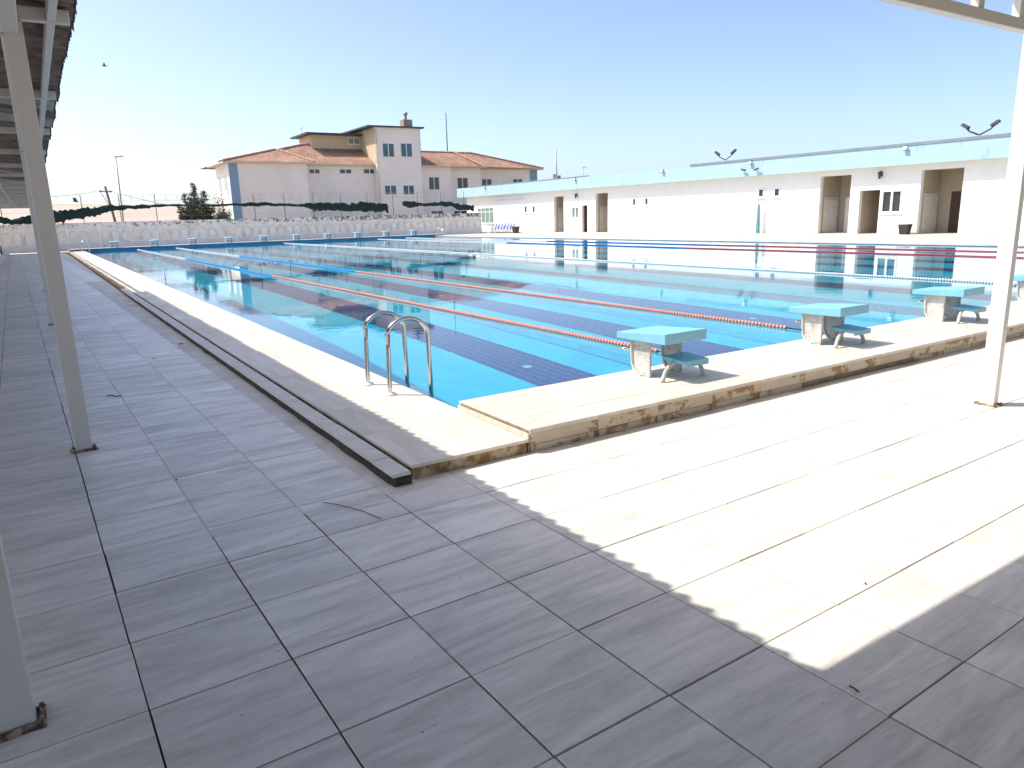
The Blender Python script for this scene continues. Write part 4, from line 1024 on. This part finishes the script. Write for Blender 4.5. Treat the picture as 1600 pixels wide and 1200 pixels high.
# ------------------------------------------------------------------ trees
def pine(label, base, H, R, seed, tops):
    rng = random.Random(seed)
    t = thing('pine_tree', label, 'tree', base)
    tr = MB(); lf = MB(); bx_, by_ = base[0], base[1]
    for (dx, dy, h, r) in tops:
        top = Vector((bx_+dx, by_+dy, h)); bot = Vector((bx_+dx*.3, by_+dy*.3, -.05))
        tr.tube([bot, bot.lerp(top,.5), top], [.13,.08,.015], 7)
        z = .45
        while z < h - .05:
            k = (z-.3)/(h-.3); ln = r*(1-k)**.75*rng.uniform(.7,1.12) + .08
            nb = 7 if k < .7 else 5
            for j in range(nb):
                a = rng.uniform(0, 2*math.pi); o = bot.lerp(top, min(1, z/h)); e = o + Vector((math.cos(a)*ln, math.sin(a)*ln, ln*rng.uniform(.1,.55)))
                tr.tube([o, e], [.025,.006], 4)
                m_ = max(4, int(ln*20))
                for q_ in range(m_):
                    s = .25 + .78*q_/m_ + rng.uniform(-.05,.05); c = o.lerp(e, s) + Vector((rng.gauss(0,.06), rng.gauss(0,.06), rng.gauss(0,.05)))
                    for _ in range(4):
                        d = Vector((rng.gauss(0,1), rng.gauss(0,1), rng.gauss(.3,.8))).normalized()*rng.uniform(.09,.2); n_ = d.cross(Vector((rng.gauss(0,1), rng.gauss(0,1), rng.gauss(0,1)))).normalized()*.022
                        lf.add([c-n_, c+n_, c+d+n_*.3, c+d-n_*.3], [(0,1,2,3)])
            z += rng.uniform(.16,.26)
    tr.build('trunk', M['bark'], t); lf.build('crown', M['needles'], t)
P0 = aty(305, 345, 66)
def hz(px, py): return aty(px, py, 66)
pine('dark scruffy pine tree with two tops behind the boundary wall', (P0.x, 66, 0), 5, 1.7, 4, [(hz(301,288).x-P0.x, 0, hz(301,287).z, 1.35), (hz(320,300).x-P0.x, .4, hz(320,297).z, 1.15), (hz(287,305).x-P0.x, -.3, hz(287,303).z, .95), (hz(335,325).x-P0.x, .2, hz(335,318).z, .85), (hz(280,325).x-P0.x, .2, hz(280,320).z, .8)])
def shrub(label, px, py, Y, R, H, seed):
    rng = random.Random(seed); b = aty(px, py, Y); t = thing('climbing_shrub', label, 'shrub', (b.x, Y, -.05)); tr = MB(); lf = MB()
    for k in range(9):
        top = Vector((b.x + rng.gauss(0,R*.5), Y + rng.gauss(0,R*.3), H*rng.uniform(.55,1.05))); mid = Vector((b.x + rng.gauss(0,R*.3), Y, H*.4))
        tr.tube([(b.x, Y, -.05), mid, top], [.03,.02,.008], 5)
        for _ in range(150):
            s = rng.uniform(.35,1.05); c = mid.lerp(top, s) + Vector((rng.gauss(0,.2), rng.gauss(0,.15), rng.gauss(0,.2))); d = Vector((rng.gauss(0,1), rng.gauss(0,1), rng.gauss(-.3,1))).normalized()*rng.uniform(.12,.24); n_ = d.cross(Vector((rng.gauss(0,1), rng.gauss(0,1), rng.gauss(0,1)))).normalized()*.055
            lf.add([c, c+d*.5+n_, c+d, c+d*.5-n_], [(0,1,2,3)])
    tr.build('stem', M['bark'], t); lf.build('foliage', M['leaves'], t)
shrub('green climbing shrub at the left corner of the school', 350, 345, 82, .7, 4.1, 9)

# ------------------------------------------------------------------ bench at the far left
def bench():
    t = thing('park_bench', 'dark iron bench at the far left edge of the deck', 'bench', (-4.75, 50.0, .0)); L0 = dict(origin=(0,0,0))
    for k in range(4): MB().box(-.2+k*.11, -.11+k*.11, -.7, .7, .42, .45).build('seat_slat', M['bench'], t, **L0)
    for k in range(4): MB().box(-.26-.02*k, -.235-.02*k, -.7, .7, .52+.1*k, .6+.1*k).build('back_slat', M['bench'], t, **L0)
    for sy in (-.65, .65):
        MB().tube([(.22,sy,0),(.2,sy,.42),(-.2,sy,.42),(-.32,sy,.9)], .028, 8).build('side_frame', M['bench'], t, **L0)
        MB().tube([(-.28,sy,0),(-.2,sy,.42)], .028, 8).build('leg', M['bench'], t, **L0)
        MB().tube([(.21,sy,.42),(.25,sy,.66),(-.26,sy,.68)], .024, 8).build('armrest', M['bench'], t, **L0)
bench()

# ------------------------------------------------------------------ litter on the tiles and a bird
def twig(label, pts, r):
    P = [atz(x, y, .004 + r) for x, y in pts]
    for i, p in enumerate(P): p.z = .002 + r + .003*(i % 2)
    o = MB().tube(P, r, 5).build('twig', M['twig'], origin=P[0]); tag(o, label, 'twig', 'dry twigs on the deck')
twig('short dark twig on the tiles beside the left canopy post', [(166,619),(173,617.5),(182,619),(190,618)], .005)
twig('long thin twig on the shaded tiles near the ledge corner', [(505,784),(530,789),(565,797),(596,811)], .0022)
twig('tiny dark twig on the shaded tiles at the lower right', [(1327,1071),(1334,1075),(1342,1080)], .003)
def leaf(label, px, py, s, a):
    p = atz(px, py, .003); b = MB(); pts = []
    for k in range(10):
        q_ = 2*math.pi*k/10; pts.append((p.x + s*(math.cos(q_)*math.cos(a) - .45*math.sin(q_)*math.sin(a)), p.y + s*(math.cos(q_)*math.sin(a) + .45*math.sin(q_)*math.cos(a)), .004 + .25*s*abs(math.sin(q_))))
    b.prism(pts, (0,0,0), (0,0,.0015)); o = b.build('dry_leaf', M['twig'], origin=p); tag(o, label, 'leaf', 'dry leaves on the deck')
leaf('dark dry leaf on the shaded tiles left of the kerb', 283, 538, .05, .8)
leaf('small dark leaf on a tile joint in the shaded walkway', 240, 561, .022, .2)
leaf('small brown leaf on a tile joint ahead of the near left post', 276, 750, .014, 1.0)
leaf('tiny dark leaf speck on the sunlit tiles', 1352, 912, .008, .5)
def bird():
    p = aty(163, 103, 60); t = MB()
    t.tube([p + Vector((-.18,0,.02)), p + Vector((-.05,0,0)), p + Vector((.1,0,0)), p + Vector((.22,0,.03))], [.01,.05,.045,.008], 8)
    for s in (-1, 1):
        t.hexa([p + Vector((-.07,s*.03,.01)), p + Vector((.07,s*.03,.01)), p + Vector((.0,s*.42,.14)), p + Vector((-.08,s*.40,.14))], [p + Vector((-.07,s*.03,.022)), p + Vector((.07,s*.03,.022)), p + Vector((.0,s*.42,.148)), p + Vector((-.08,s*.40,.148))])
    o = t.build('bird', M['dark_steel'], origin=p); tag(o, 'tiny dark bird gliding in the sky at the upper left', 'bird')
bird()
